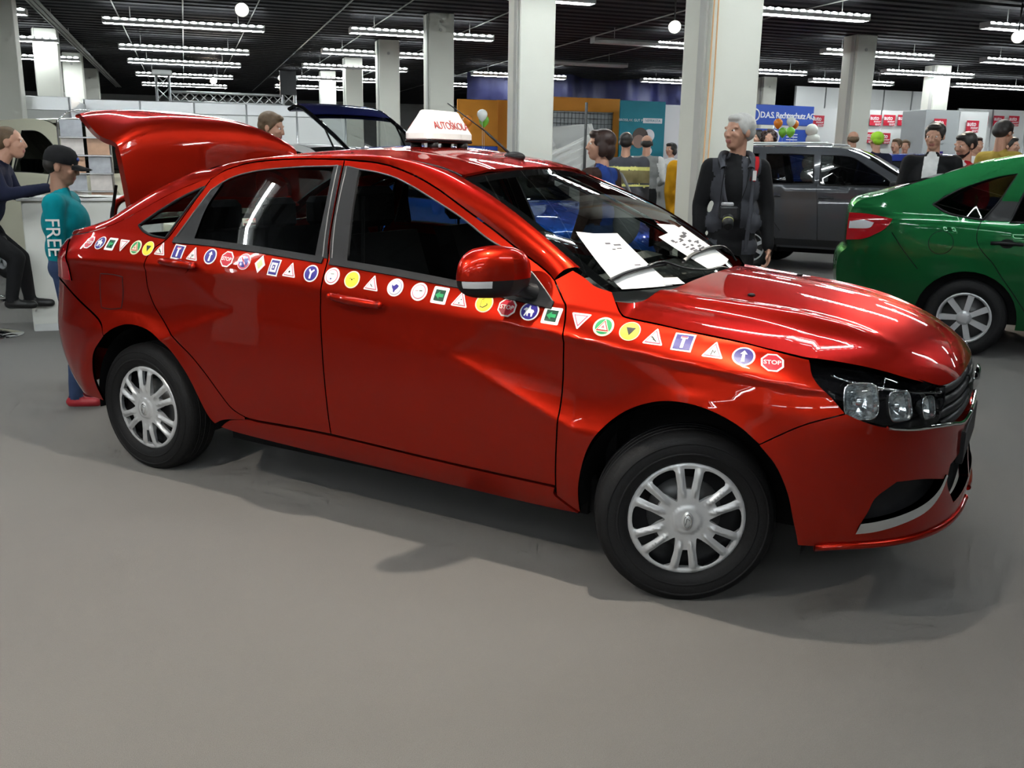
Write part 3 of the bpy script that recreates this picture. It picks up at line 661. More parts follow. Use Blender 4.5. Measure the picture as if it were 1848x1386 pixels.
# front and rear ends of the red saloon
def fwrap(q, z):
    q = np.asarray(q, float); z = np.asarray(z, float); return side(XF + q * (s_xf(z) - XF), z)
def rwrap(q, z):
    q = np.asarray(q, float); z = np.asarray(z, float); return side(XR - q * (XR - s_xr(z)), z)
def to_q(pts): return [((u - XF) / float(s_xf(z) - XF), z) for u, z in pts]
def to_qr(pts): return [((XR - u) / float(XR - s_xr(z)), z) for u, z in pts]
HP = math.pi / 2
bmp = outline(to_q([farch[9], (3.036, .687), (3.143, .7275)]), to_q([(3.143, .7275), (3.193, .704), (3.25, .685), (3.34, .670), (3.437, .660)]), [to_q([(3.437, .660)])[0], (1.12, .640), (1.3, .612), (HP, .600)], [(HP, .600), (HP, .27)], [(HP, .27), (1.2, .275), (.9, .285), (.7, .295)] + to_q([(3.199, .300), (3.12, .297), (3.047, .296)]), to_q(list(reversed(farch[9:]))))
fog = outline(to_q([(3.205, .362), (3.231, .42), (3.250, .465), (3.307, .507)]), to_q([(3.307, .507), (3.40, .496), (3.517, .462)]), to_q([(3.517, .462), (3.49, .432), (3.43, .400), (3.335, .382), (3.205, .362)]))
lower = outline([(1.18, .36), (1.12, .44), (1.15, .50)], [(1.15, .50), (1.3, .51), (1.55, .51)], [(1.55, .51), (1.55, .36)], [(1.55, .36), (1.18, .36)])
panel('front_bumper', inset(bmp, .001), fwrap, 'red_paint', red_car, holes=[fog, lower], step=.03, gstep=.022, both=True, flange=.03)
for mi in (False, True):
    panel('fog_recess', inset(fog, -.004), fwrap, 'black_plastic', red_car, step=.04, off=-.035, flange=0, mirror=mi)
    strip = catmull(to_q([(3.20, .346), (3.26, .352), (3.335, .366), (3.43, .388), (3.49, .424), (3.527, .468)]), 5)
    top = catmull(to_q([(3.212, .380), (3.27, .387), (3.335, .397), (3.42, .415), (3.478, .44), (3.517, .476)]), 5)
    panel('fog_trim', strip + list(reversed(top)), fwrap, 'chrome', red_car, step=.03, off=.004, flange=.03, mirror=mi)
    lip = catmull([(.44, .292), (.6, .304), (.9, .305), (1.2, .298), (1.5, .295)], 5); MB().tube(loop3(lip, fwrap, .002, mirror=mi), .012, 8).build('front_lip', 'red_paint', red_car)
    # headlamp
    hl = outline(to_q(hl_l), to_q(hl_b), to_q(hl_r), to_q(hl_t))
    T = thing('headlamp', '', ''); del T['label'], T['category']; T.parent = red_car
    panel('lamp_lens', inset(hl, .003), fwrap, 'lamp_glass', T, step=.04, off=-.001, flange=0, mirror=mi)
    panel('lamp_housing', inset(hl, -.003), fwrap, 'gloss_black', T, step=.03, off=-.055, flange=-.05, mirror=mi)
    def onq(u, z, off):
        q = np.array(to_q([(u, z)])); P = fwrap(q[:, 0], q[:, 1]) + surf_normals(fwrap, q, 1) * off; n = surf_normals(fwrap, q, 1)[0]
        p = P[0]; 
        if mi: p = p * np.array([1, -1, 1]); n = n * np.array([1, -1, 1])
        return Vector(p), Vector(n)
    for u, z, r, rr in ((3.182, .763, .060, .9), (3.298, .742, .050, .8), (3.405, .722, .038, .7)):
        p, n = onq(u, z, -.012); Q = n.to_track_quat('Z', 'Y').to_matrix().to_4x4(); Q.translation = p
        G = []
        for kk, hh in ((1.0, 0.), (.97, -.004), (.85, -.016), (.6, -.028), (.3, -.036), (.02, -.038)):
            row = []
            for a_ in np.linspace(0, 2 * math.pi, 29):
                sq_ = (abs(math.cos(a_)) ** 4 + abs(math.sin(a_)) ** 4) ** -.25; row.append(Q @ Vector((r * kk * sq_ * math.cos(a_) * .92, r * kk * sq_ * math.sin(a_) * .92, hh)))
            G.append(row)
        MB().grid(G, smooth=False).build('reflector_bowl', 'lamp_silver', T)
        MB().tube(G[0][:-1], .003, 5, closed=True).build('bowl_bezel', 'chrome', T)
        MB().ball((0, 0, -.02), r * .3, 10, 8, M_=Q).build('bulb', 'lamp_glass' if r < .04 else 'lamp_silver', T)
    pts = [tuple(onq(u, z, -.010)[0]) for u, z in ((3.08, .833), (3.15, .815), (3.23, .798), (3.32, .782), (3.40, .768), (3.455, .757))]
    MB().tube(catmull(pts, 4), .0055, 6).build('chrome_brow', 'chrome', T)
    pts = [tuple(onq(u, z, .0)[0]) for u, z in ((3.26, .681), (3.34, .668), (3.437, .658))] + [tuple(p * np.array([1, -1 if mi else 1, 1])) for p in fwrap(np.array([1.12, 1.3, 1.56]), np.array([.643, .615, .603]))]
    MB().tube(catmull(pts, 5), .007, 6).build('grille_chrome', 'chrome', red_car)
    bk = [(a, z) for a, z in zip(np.linspace(1.0, HP, 8), np.full(8, .605))] + [(a, .775) for a in np.linspace(HP, .98, 8)]
    panel('grille_back', bk, fwrap, 'cabin_black', red_car, step=.05, off=-.06, flange=0, mirror=mi)
    for k in range(4):
        z0 = .632 + .036 * k; q0 = float(np.interp(z0, [.61, .663, .769], [1.06, 1.02, 1.045]))
        bar = [(q, z0 + .017 - .004 * (q - q0)) for q in np.linspace(q0, HP, 12)]; MB().tube(loop3(bar, fwrap, -.018, mirror=mi), .011, 6, flat=1.5).build('grille_bar', 'dark_grey_trim', red_car)
panel('lower_grille', [(1.10, .34), (HP, .34), (HP, .53), (1.10, .53)], fwrap, 'cabin_black', red_car, step=.05, off=-.045, flange=0, both=True)
MB().box((3.425, -.26, .47), (3.452, .26, .585), bev=.004).build('plate_holder', 'black_plastic', red_car)
em = MB().lathe([(.001, .016), (.03, .014), (.042, .008), (.046, 0)], 20, M_=Matrix.Translation((3.445, 0, .725)) @ Matrix.Rotation(R_(90), 4, 'Y') @ Matrix.Diagonal((1, 1.5, 1, 1))); em.build('grille_emblem', 'chrome', red_car)
# rear bumper, lamps, boot opening
rb_ = outline(to_qr([(-.118, .63), (-.143, .682), (-.28, .756), (-.454, .831), (-.60, .852)]), [to_qr([(-.60, .852)])[0], (1.1, .83), (1.35, .72), (HP, .70)], [(HP, .70), (HP, .30)], [(HP, .30), (1.1, .29)] + to_qr([(-.5, .30), (-.35, .31), (-.215, .30)]), to_qr([(-.215, .30), (-.238, .40), (-.225, .49), (-.195, .554), (-.118, .63)]))
panel('rear_bumper', inset(rb_, .001), rwrap, 'red_paint', red_car, step=.03, gstep=.03, both=True, sgn=-1)
for mi in (False, True):
    tl = outline(to_qr([(-.37, .862), (-.40, .93), (-.45, 1.0), (-.52, 1.04)]), [to_qr([(-.52, 1.04)])[0], (1.05, 1.0)], [(1.05, 1.0), (1.15, .90), (1.1, .86)], [(1.1, .86), to_qr([(-.37, .862)])[0]])
    panel('tail_lamp', tl, rwrap, 'red_lens', red_car, step=.03, off=.006, flange=.012, mirror=mi, sgn=-1)
MB().box((-.72, -.5, .45), (-.35, .5, .47)).box((-.37, -.52, .46), (-.35, .52, 1.06)).box((-.72, -.52, .46), (-.35, -.50, 1.0)).box((-.72, .50, .46), (-.35, .52, 1.0)).build('boot_lining', 'cabin_black', red_car)
# boot lid, standing open about its hinge line below the rear screen
lid_x = spline([0, .15, .30, .42, .47, .51, .56, .65, .78, .93], [-.235, -.241, -.250, -.262, -.277, -.308, -.355, -.435, -.535, -.635])
lid_z = spline([0, .15, .30, .42, .47, .51, .56, .65, .78, .93], [1.115, 1.265, 1.415, 1.545, 1.592, 1.618, 1.632, 1.645, 1.655, 1.650])
def lid(s, t):
    s = np.asarray(s, float); t = np.asarray(t, float); k = np.abs(s)
    w = .578 + .03 * np.sin(math.pi * np.clip(t, 0, 1)) - .05 * sstep(.55, .95, t)
    return np.stack([lid_x(t) - .10 * sstep(.35, .75, t) * (1 - k ** 2) - .04 * (1 - k ** 2), s * w, lid_z(t) - .115 * k ** 3 * sstep(.2, .55, t) * (1 - .8 * sstep(.55, .93, t)) + .02 * (1 - k * k) * sstep(.2, .6, t)], -1)
def rect_st(t0, t1, n=20, a=1.): return [(-a, t) for t in np.linspace(t0, t1, n)] + [(s, t1) for s in np.linspace(-a, a, n)][1:] + [(a, t) for t in np.linspace(t1, t0, n)][1:] + [(s, t0) for s in np.linspace(a, -a, n)][1:-1]
LID = panel('boot_lid', rect_st(.05, .93), lid, 'red_paint', red_car, step=.03, sgn=1, flange=.03)
panel('lid_lining', rect_st(.08, .90, a=.95), lid, 'cabin_black', LID, step=.08, off=-.03, flange=0)
sp = [tuple(lid(np.array([s]), np.array([.93]))[0] + np.array([-.01, 0, -.004])) for s in np.linspace(-.98, .98, 24)]
MB().tube(sp, .018, 8, flat=.6).build('lid_lip', 'red_paint', LID)
for s in (-1, 1):
    MB().tube(catmull([(-.22, .5 * s, 1.17), (-.30, .52 * s, 1.24), (-.42, .53 * s, 1.20), (-.46, .53 * s, 1.06)], 6), .016, 8).build('lid_hinge', 'red_paint', LID)
    MB().tube([(-.42, .60 * s, .98), (-.34, .58 * s, 1.30)], .008, 6).build('gas_strut', 'black_plastic', LID)
# wheels
mat('hub_cap', (.55, .56, .57), .3, .4)
def make_wheel():
    r = bpy.data.objects.new('wheel', None); COL.objects.link(r); r.parent = red_car
    R = .302
    prof = [(.195, -.07), (.215, -.088), (.255, -.094), (.283, -.086), (.296, -.070), (R, -.05), (R, .05), (.296, .070), (.283, .086), (.255, .094), (.215, .088), (.195, .07)]
    ax = Matrix.Rotation(R_(-90), 4, 'X') @ Matrix.Identity(4)            # lathe axis -> -y outwards is +h
    ax = Matrix.Rotation(R_(90), 4, 'X')
    t = MB().lathe(prof, 64, M_=ax, closed=True)
    for h in (-.03, 0, .03): t.lathe([(R - .006, h - .004), (R + .0015, h - .003), (R + .0015, h + .003), (R - .006, h + .004)], 64, M_=ax)
    for rr in (.268, .232): t.lathe([(rr - .004, .0915), (rr, .0955), (rr + .004, .0915)], 64, M_=ax)
    t.build('tyre', 'rubber', r)
    MB().lathe([(.001, .0), (.10, .0), (.17, .01), (.198, .03), (.198, -.07)], 40, M_=ax).build('steel_rim', 'black_plastic', r)
    MB().lathe([(.001, .018), (.06, .018), (.125, .014), (.128, .0)], 32, M_=ax).build('brake_drum', 'brake_metal', r)
    def dish(x, z):
        x = np.asarray(x, float); z = np.asarray(z, float); rr = np.hypot(x, z); th = np.arctan2(z, x)
        a = np.abs(((th - HP + math.pi / 6) % (math.pi / 3)) - math.pi / 6)     # 0 on a spoke pair's axis
        rib = np.exp(-((a - .20) / .07) ** 2) * sstep(.07, .10, rr) * (1 - sstep(.165, .192, rr))
        y = -(.068 + .012 * sstep(.0, .17, .17 - rr) * 0 + .018 * (1 - (rr / .203) ** 2) + .012 * rib + .006 * sstep(.175, .19, rr) - .010 * sstep(.192, .203, rr) + .006 * (1 - sstep(.04, .055, rr)))
        return np.stack([x, y, z], -1)
    circ = [(.203 * math.cos(a), .203 * math.sin(a)) for a in np.linspace(0, 2 * math.pi, 72, endpoint=False)]
    holes = []
    for k in range(6):
        c = HP + (k + .5) * math.pi / 3
        pts = [(.177, -.225), (.182, 0), (.177, .225), (.15, .228), (.112, .19), (.078, .06), (.078, -.06), (.112, -.19), (.15, -.228)]
        holes.append([(p[0] * math.cos(c + p[1]), p[0] * math.sin(c + p[1])) for p in catmull(pts, 3, closed=True)])
        c = HP + k * math.pi / 3
        pts = [(.177, -.10), (.177, .10), (.14, .095), (.108, .075), (.108, -.075), (.14, -.095)]
        holes.append([(p[0] * math.cos(c + p[1]), p[0] * math.sin(c + p[1])) for p in pts])
    panel('wheel_cover', circ, dish, 'cover_silver', r, holes=holes, step=.008, gstep=.0085, sgn=1, flange=.022)
    MB().lathe([(.030, .0), (.028, .006), (.001, .008)], 24, M_=Matrix.Translation((0, -.0915, 0)) @ ax @ Matrix.Diagonal((.62, 1.1, 1, 1))).build('emblem', 'hub_cap', r)
    e = [(.012 * math.cos(a), -.099, .024 * math.sin(a)) for a in np.linspace(0, 2 * math.pi, 20, endpoint=False)]
    MB().tube(e, .0016, 5, closed=True).tube([(-.007, -.0995, -.012), (-.002, -.0995, .012), (.007, -.0995, .004)], .0014, 5).build('emblem_relief', 'chrome', r)
    return r
w0 = make_wheel()
for i, (x, y, a) in enumerate(((.045, -.732, 0), (2.645, -.735, .482), (.045, .732, math.pi), (2.645, .735, math.pi + .40))):
    o = w0 if i == 0 else copy_tree(w0, red_car)
    o.location = (x, y, .302 - .008); o.rotation_euler = (0, 0, a)
    o.rotation_euler[1] = (0, .35, 0, .2)[i] * 0
# wheel wells and floor pan
for ax_, ay in ((.10, 1), (2.67, 1), (.10, -1), (2.67, -1)):
    prof = [(.385 if ax_ > 1 else .40, z) for z in (0, .33)]
    r0 = .39 if ax_ > 1 else .385
    G = [[(ax_ + r0 * math.cos(a), -ay * y, .30 + r0 * math.sin(a)) for y in (.815, .50)] for a in np.linspace(-.12, math.pi + .12, 30)]
    mb = MB().grid(G, flip=(ay < 0)); back = [(ax_ + r0 * math.cos(a), -ay * .50, .30 + r0 * math.sin(a)) for a in np.linspace(-.12, math.pi + .12, 30)]
    mb.add(back, [tuple(range(30))]); mb.build('wheel_well', 'cabin_black', red_car)
MB().box((.5, -.72, .20), (2.28, .72, .30)).box((-.62, -.48, .25), (.5, .48, .34)).box((2.28, -.48, .22), (3.2, .48, .32)).build('floor_pan', 'cabin_black', red_car)
MB().box((2.30, -.62, .30), (2.34, .62, .96)).build('bulkhead', 'cabin_black', red_car)
MB().box((.30, -.62, .30), (.34, .62, .80)).build('rear_bulkhead', 'cabin_black', red_car)
MB().box((2.20, -.70, .20), (2.305, -.60, .34), bev=.01).build('mud_flap', 'black_plastic', red_car)
# cabin
def seat(x, y):
    mb = MB().box((x - .25, y - .24, .42), (x + .27, y + .24, .58), bev=.05)
    mb.prism([(x - .22, .54), (x - .10, .54), (x - .30, 1.14), (x - .40, 1.13)], 'y', y - .23, y + .23)
    o = mb.build('front_seat', 'seat_fabric', red_car)
    MB().box((x - .43, y - .12, 1.16), (x - .32, y + .12, 1.33), bev=.03).cyl((x - .375, y - .05, 1.1), (x - .375, y - .05, 1.2), .007, 6).cyl((x - .375, y + .05, 1.1), (x - .375, y + .05, 1.2), .007, 6).build('headrest', 'seat_fabric', o)
seat(1.42, -.37); seat(1.42, .37)
rs = MB().box((.30, -.62, .42), (.78, .62, .60), bev=.05); rs.prism([(.36, .56), (.48, .56), (.22, 1.10), (.10, 1.08)], 'y', -.62, .62); rso = rs.build('rear_seat', 'seat_fabric', red_car)
for y in (-.38, 0, .38): MB().box((.08, y - .12, 1.08), (.19, y + .12, 1.24), bev=.03).build('headrest', 'seat_fabric', rso)
ds = [(2.40, .97), (2.05, 1.00), (1.93, .97), (1.88, .90), (1.92, .78), (2.0, .66), (2.40, .60)]
MB().prism(ds, 'y', -.68, .68).build('dashboard', 'dash_grey', red_car)
MB().prism([(1.93, .975), (2.03, 1.0), (2.05, 1.03), (1.97, 1.045), (1.9, .99)], 'y', .24, .52).build('instrument_hood', 'dash_grey', red_car)
SW = Matrix.Translation((1.80, .37, .93)) @ Matrix.Rotation(R_(-62), 4, 'Y')
st = MB().tube([SW @ Vector((.18 * math.cos(a), .18 * math.sin(a), 0)) for a in np.linspace(0, 2 * math.pi, 32, endpoint=False)], .016, 8, closed=True)
st.cyl(SW @ Vector((0, 0, -.02)), SW @ Vector((0, 0, .03)), .07, 16); st.cyl(SW @ Vector((-.17, 0, 0)), SW @ Vector((.17, 0, 0)), .018, 8); st.cyl(SW @ Vector((0, 0, -.02)), SW @ Vector((0, 0, -.22)), .03, 8)
st.build('steering_wheel', 'cabin_black', red_car)
MB().box((1.66, -.11, 1.335), (1.69, .11, 1.395), bev=.01).cyl((1.70, 0, 1.36), (1.74, 0, 1.40), .01, 6).build('rear_view_mirror', 'cabin_black', red_car)
G = [[tuple(roof(np.array([x]), np.array([y]))[0] - np.array([0, 0, .035])) for y in np.linspace(-.54, .54, 9)] for x in np.linspace(.25, 1.62, 12)]
MB().grid(G).build('headliner', 'dash_grey', red_car)
for y in (-.36, .36): MB().box((1.42, y - .20, 1.375), (1.60, y + .20, 1.392), M_=None).build('sun_visor', 'dash_grey', red_car)
# far-side belt line seen inside: seat belt
MB().tube([(1.20, -.62, 1.30), (1.22, -.66, 1.0), (1.24, -.68, .70)], .012, 6, flat=.3).build('seat_belt', 'dark_grey_trim', red_car)
# door mirrors
def bag(n, e): return 0
for s in (1, -1):
    T = bpy.data.objects.new('door_mirror', None); COL.objects.link(T); T.parent = red_car
    C = np.array([2.00 if s > 0 else 1.88, -.945, 1.085])
    def shell(z0, z1, sc=1.0, n=26, k=12):
        P = []
        for j in range(k + 1):
            z = z0 + (z1 - z0) * j / k; h = (z - C[2]) / .088
            row = []
            for i in range(n):
                a = 2 * math.pi * i / n; c, d = math.cos(a), math.sin(a)
                w = max(0., 1 - abs(h) ** 2.6) ** (1 / 2.6)
                ex = .085 if c > 0 else .05
                yy = .128 * math.copysign(abs(d) ** .8, d) * w * (1 - .10 * h)
                xx = ex * math.copysign(abs(c) ** .75, c) * w * (1 - .25 * (yy / .128) ** 2) + .05 * (yy / .128) * 1
                row.append((C[0] + xx * sc, (C[1] + yy * sc) * s, z))
            row.append(row[0]); P.append(row)
        return P
    zc_ = C[2]
    MB().grid(shell(zc_ - .022, zc_ + .0879), flip=(s < 0)).build('mirror_cap', 'red_paint', T)
    MB().grid(shell(zc_ - .0879, zc_ - .0225, .99), flip=(s < 0)).build('mirror_base', 'black_plastic', T)
    G = shell(zc_ - .046, zc_ - .023, 1.012); G = [r[20:25] for r in G]
    G = [[p for p in r] for r in G]; MB().grid([[(x, y, z) for x, y, z in r] for r in G], flip=(s < 0)).build('mirror_indicator', 'clear_lens', T)
    MB().tube([(C[0] + .075, -.79 * s, 1.005), (C[0] + .05, -.85 * s, 1.02), (C[0] + .03, -.90 * s, 1.04)], [.03, .028, .03], 10).build('mirror_arm', 'black_plastic', T)
    MB().box((C[0] - .035, -1.04, 1.03), (C[0] - .03, -.86, 1.145), M_=Matrix.Diagonal((1, s, 1, 1))).build('mirror_glass', 'chrome', T)
# wipers
def wsp(s, t, off=.012): 
    q = np.array([[s, t]]); return tuple(wshield(q[:, 0], q[:, 1])[0] + surf_normals(wshield, q, 1)[0] * off)
for pts, arm in (([(-.962, .051), (-.781, .093), (-.572, .111), (-.42, .115)], [(-.60, .112, .022), (-.45, .118, .026), (-.318, .060, .026), (-.074, .027, .024), (.2, .02, .02), (.40, -.02, .01)]), ([(-.2, .112), (.06, .14), (.40, .142), (.75, .11)], [(.15, .145, .022), (.45, .14, .026), (.75, .10, .026), (.90, .02, .02), (.93, -.03, .01)])):
    T = bpy.data.objects.new('wiper', None); COL.objects.link(T); T.parent = red_car
    MB().tube([wsp(s, t, .016) for s, t in catmull(pts, 4)], .009, 6, flat=.8).build('wiper_blade', 'satin_black', T)
    MB().tube([wsp(*a) for a in catmull(arm, 3)], .0065, 6, flat=.6).build('wiper_arm', 'satin_black', T)
G = [[(2.33 + .14 * (1 - (y / .62) ** 2) + dx, y, .985 - .05 * (y / .62) ** 2 + dz) for dx, dz in ((-.02, .0), (.04, .005), (.08, -.01))] for y in np.linspace(-.62, .62, 15)]
MB().grid(G, flip=True).build('cowl_panel', 'black_plastic', red_car)
# aerial on the roof
rz0 = float(roof(np.array([1.53]), np.array([.02]))[0][2])
T = bpy.data.objects.new('roof_aerial', None); COL.objects.link(T); T.parent = red_car
MB().ball((1.53, .02, rz0 + .002), (.055, .022, .022), 14, 8).build('aerial_foot', 'black_plastic', T)
MB().cyl((1.51, .02, rz0 + .012), (1.38, .02, rz0 + .11), .0065, 8, r2=.005).cyl((1.38, .02, rz0 + .11), (1.18, .02, rz0 + .232), .003, 6, r2=.0025).build('aerial_rod', 'black_plastic', T)
# ---------------------------------------------------------------- the other cars (built from a side profile and cross-section)
glass_mat('dark_glass', (.30, .32, .32), mirror=.08)
for nm, c in (('green_paint', (.006, .068, .020)), ('grey_paint', (.050, .053, .058)), ('blue_paint', (.012, .085, .40)), ('navy_paint', (.008, .014, .085)), ('maroon_paint', (.10, .008, .012)), ('silver_paint', (.5, .5, .5))): paint_mat(nm, c, .6, .38)
for nm, c in (('cream_paint', (.62, .60, .46)), ('white_paint', (.74, .74, .71))): paint_mat(nm, c, 0., .4)
def bg_wheel_mesh(spokes, R=.30, alloy=True):
    ax = Matrix.Rotation(R_(90), 4, 'X')
    ty = MB().lathe([(.19, -.08), (.25, -.09), (.285, -.08), (R, -.06), (R, .06), (.285, .08), (.25, .09), (.19, .08)], 40, M_=ax, closed=True).mesh('tyre', 'rubber')
    rim = MB().lathe([(.20, .075), (.195, .085), (.180, .080), (.172, .055), (.172, -.05)], 36, M_=ax)
    for k in range(spokes):
        a = 2 * math.pi * k / spokes + .2; M_ = Matrix.Rotation(a, 4, 'Y')
        rim.prism([(-.018, .0), (.018, .0), (.024, .178), (-.024, .178)], 'y', -.078, -.05, M_=M_)
    rim.lathe([(.001, .088), (.03, .088), (.055, .080), (.058, .05)], 20, M_=ax)
    for k in range(4):
        a = 2 * math.pi * k / 4 + .5; rim.cyl((.038 * math.cos(a), -.080, .038 * math.sin(a)), (.038 * math.cos(a), -.088, .038 * math.sin(a)), .007, 8)
    rim = rim.mesh('rim', 'cover_silver')
    dk = MB().lathe([(.001, .0), (.172, .0), (.172, -.05)], 28, M_=ax).mesh('brake_disc', 'brake_metal')
    return ty, rim, dk
WM = {k: bg_wheel_mesh(k) for k in (7, 5)}
def bg_car(name, label, origin, ang, S):
    car = thing(name, label, 'car', (*origin, 0), R_(ang))
    W = S['W']; top = S['top']; zr = max(p[1] for p in top); belt = S['belt']; rw = S.get('roofw', .58)
    xs = [p[0] for p in top]; x0, x1 = min(xs), max(xs); bt = spline(*zip(*belt)) if len(belt) > 2 else (lambda x: np.interp(x, [belt[0][0], belt[1][0]], [belt[0][1], belt[1][1]]))
    te = S.get('taper', .16)
    def surf(x, z):
        x = np.asarray(x, float); z = np.asarray(z, float); zb = bt(x)
        lo = W * (1 - .035 * np.clip((.62 - z) / .4, 0, 1) ** 2 - .02 * np.clip((z - .7) / .3, 0, 1) ** 2)
        sh = (W - .02) - .05 * np.clip((z - zb + .10) / .10, 0, 1) ** 2
        lo = np.where(z > zb - .10, np.minimum(lo, sh), lo)
        t = np.clip((z - zb) / max(zr - float(np.mean(zb)), .2), 0, 1.1)
        w = np.where(z < zb, lo, (W - .07) - (W - .07 - rw) * (.8 * t + .2 * t * t))
        a = np.clip((x - (x1 - .75)) / .75, 0, 1); b = np.clip(((x0 + .65) - x) / .65, 0, 1)
        w = w * (1 - te * a ** 2.4 - te * b ** 2.4)
        return np.stack([x, -w, z], -1)
    zb0 = S.get('floor', .24); prof = catmull(top, 5) if S.get('smooth', True) else top
    # silhouette with wheel arches
    bot = [(x0 + .03, zb0)]
    for xc, r in S['arches']:
        dz = zb0 - .30; h = math.sqrt(max(r * r - dz * dz, .01))
        a0 = math.atan2(dz, -h); a1 = math.atan2(dz, h)
        a0 = a0 + 2 * math.pi if a0 < 0 else a0
        bot += [(xc + r * math.cos(a), .30 + r * math.sin(a)) for a in np.linspace(a0, a1, 18)]
    bot.append((x1 - .03, zb0))
    poly = bot + [p for p in (reversed(prof) if prof[0][0] < prof[-1][0] else prof)]
    poly = [poly[i] for i in range(len(poly)) if np.hypot(poly[i][0] - poly[i - 1][0], poly[i][1] - poly[i - 1][1]) > .004]
    wins = S['windows']; st = S.get('step', .06)
    for mi in (False, True):
        panel('body_side', poly, surf, S['paint'], car, holes=wins, step=st, flange=.0, mirror=mi)
        for wpoly in wins:
            panel('side_window', inset(wpoly, .001), surf, S.get('glass', 'dark_glass'), car, step=.12, off=-.008, flange=0, mirror=mi)
            MB().tube(loop3(wpoly, surf, .0, mirror=mi), .009, 5, closed=True).build('window_seal', 'black_plastic', car)
        for tp in S.get('trims', ()): panel('pillar_cover', tp[0], surf, tp[1], car, step=.08, off=.003, flange=.006, mirror=mi)
        for ln in S.get('gaps', ()): MB().tube(loop3(catmull(ln, 5), surf, .0, mirror=mi), .0035, 4).build('panel_gap', 'cabin_black', car)
        for hx, hz, hl in S.get('handles', ()):
            hm = S.get('handle_mat', S['paint'])
            a = loop3([(hx - hl / 2, hz), (hx - hl / 4, hz + .003), (hx + hl / 4, hz + .003), (hx + hl / 2, hz)], surf, .022, mirror=mi)
            MB().tube(a, .013, 8).build('door_handle', hm, car)
            el = [(hx + .05 * math.cos(q), hz + .035 * math.sin(q)) for q in np.linspace(0, 2 * math.pi, 16, endpoint=False)]
            panel('handle_recess', el, surf, 'cabin_black' if hm != S['paint'] else S['paint'], car, step=.03, off=.002, flange=0, mirror=mi)
        for lp, lm in S.get('lamps', ()): panel('lamp', lp, surf, lm, car, step=.04, off=.006, flange=.012, mirror=mi)
        for cp in S.get('cladding', ()): panel('cladding', cp, surf, 'black_plastic', car, step=.08, off=.006, flange=.008, mirror=mi)
    # top skin: bonnet, screens, roof and tail, bulged across
    pr = [p for p in prof]; rows = []
    for x, z in pr:
        w = -float(surf(np.array([x]), np.array([z]))[0][1]); row = []
        nx = np.clip((x - (x1 - .9)) / .9, 0, 1) - np.clip(((x0 + .7) - x) / .7, 0, 1)
        for t in np.linspace(-1, 1, 13): row.append((x + .14 * nx * (1 - t * t), w * t, z + .028 * (1 - t * t) * (1 if z > .6 else 0)))
        rows.append(row)
    segs = {}; 
    for i in range(len(rows) - 1):
        xm = (pr[i][0] + pr[i + 1][0]) / 2; zm = (pr[i][1] + pr[i + 1][1]) / 2; k = 'top_skin'
        for nm, a, b in S.get('screens', ()):
            if a <= xm <= b and zm > float(bt(xm)) - .02: k = nm
        segs.setdefault(k, []).append(i)
    flip = pr[0][0] > pr[-1][0]
    for k, ids in segs.items():
        mb = MB(); run = []
        for i in ids + [None]:
            if run and (i is None or i != run[-1] + 1): mb.grid([rows[j] for j in run] + [rows[run[-1] + 1]], flip=not flip); run = []
            if i is not None: run.append(i)
        mb.build(k, S['paint'] if k == 'top_skin' else S.get('glass', 'dark_glass'), car)
    MB().box((x0 + .35, -W + .16, .26), (x1 - .35, W - .16, float(bt((x0 + x1) / 2)) - .28)).build('cabin_floor', 'cabin_black', car)
    for sx in S.get('seats', ()):
        for y in (-.36, .36):
            MB().prism([(sx - .06, .75), (sx + .06, .75), (sx - .08, 1.18), (sx - .18, 1.18)], 'y', y - .22, y + .22).build('seat_back', 'seat_fabric', car)
            MB().box((sx - .20, y - .12, 1.19), (sx - .10, y + .12, 1.36), bev=.025).build('headrest', 'seat_fabric', car)
    ty, rim, dk = WM[S.get('spokes', 7)]
    for xc, r in S['arches']:
        for sg in (1, -1):
            w = bpy.data.objects.new('wheel', None); COL.objects.link(w); w.parent = car; w.location = (xc, -sg * (W - .115), .30)
            if sg < 0: w.rotation_euler = (0, 0, math.pi)
            link('tyre', ty, w); link('rim', rim, w); link('brake_disc', dk, w)
            G = [[(xc + (r + .005) * math.cos(a), -sg * y, .30 + (r + .005) * math.sin(a)) for y in (W - .03, W - .36)] for a in np.linspace(-.1, math.pi + .1, 18)]
            mb = MB().grid(G); mb.add([(xc + (r + .005) * math.cos(a), -sg * (W - .36), .30 + (r + .005) * math.sin(a)) for a in np.linspace(-.1, math.pi + .1, 18)], [tuple(range(18))]); mb.build('wheel_well', 'cabin_black', car)
    return car, surf
# green fastback at the right
g_top = [(3.40, .30), (3.44, .55), (3.36, .74), (3.0, .88), (2.4, .98), (2.15, 1.02), (1.75, 1.26), (1.42, 1.43), (1.1, 1.51), (.7, 1.545), (.30, 1.535), (-.01, 1.485), (-.15, 1.446), (-.40, 1.355), (-.62, 1.270), (-.78, 1.208), (-.86, 1.185), (-.93, 1.15), (-.965, 1.07), (-.965, .86), (-.96, .79), (-1.02, .715), (-1.025, .55), (-.97, .34), (-.93, .27)]
gq = outline([(-.353, 1.155), (-.25, 1.232), (-.122, 1.305), (.05, 1.37), (.205, 1.405)], [(.205, 1.405), (.11, 1.20), (.015, 1.055)], [(.015, 1.055), (-.12, 1.07), (-.24, 1.096), (-.353, 1.155)])
grd = outline([(.34, 1.425), (.60, 1.445), (.86, 1.44)], [(.86, 1.44), (.93, 1.06)], [(.93, 1.06), (.6, 1.045), (.20, 1.045)], [(.20, 1.045), (.26, 1.25), (.34, 1.425)])
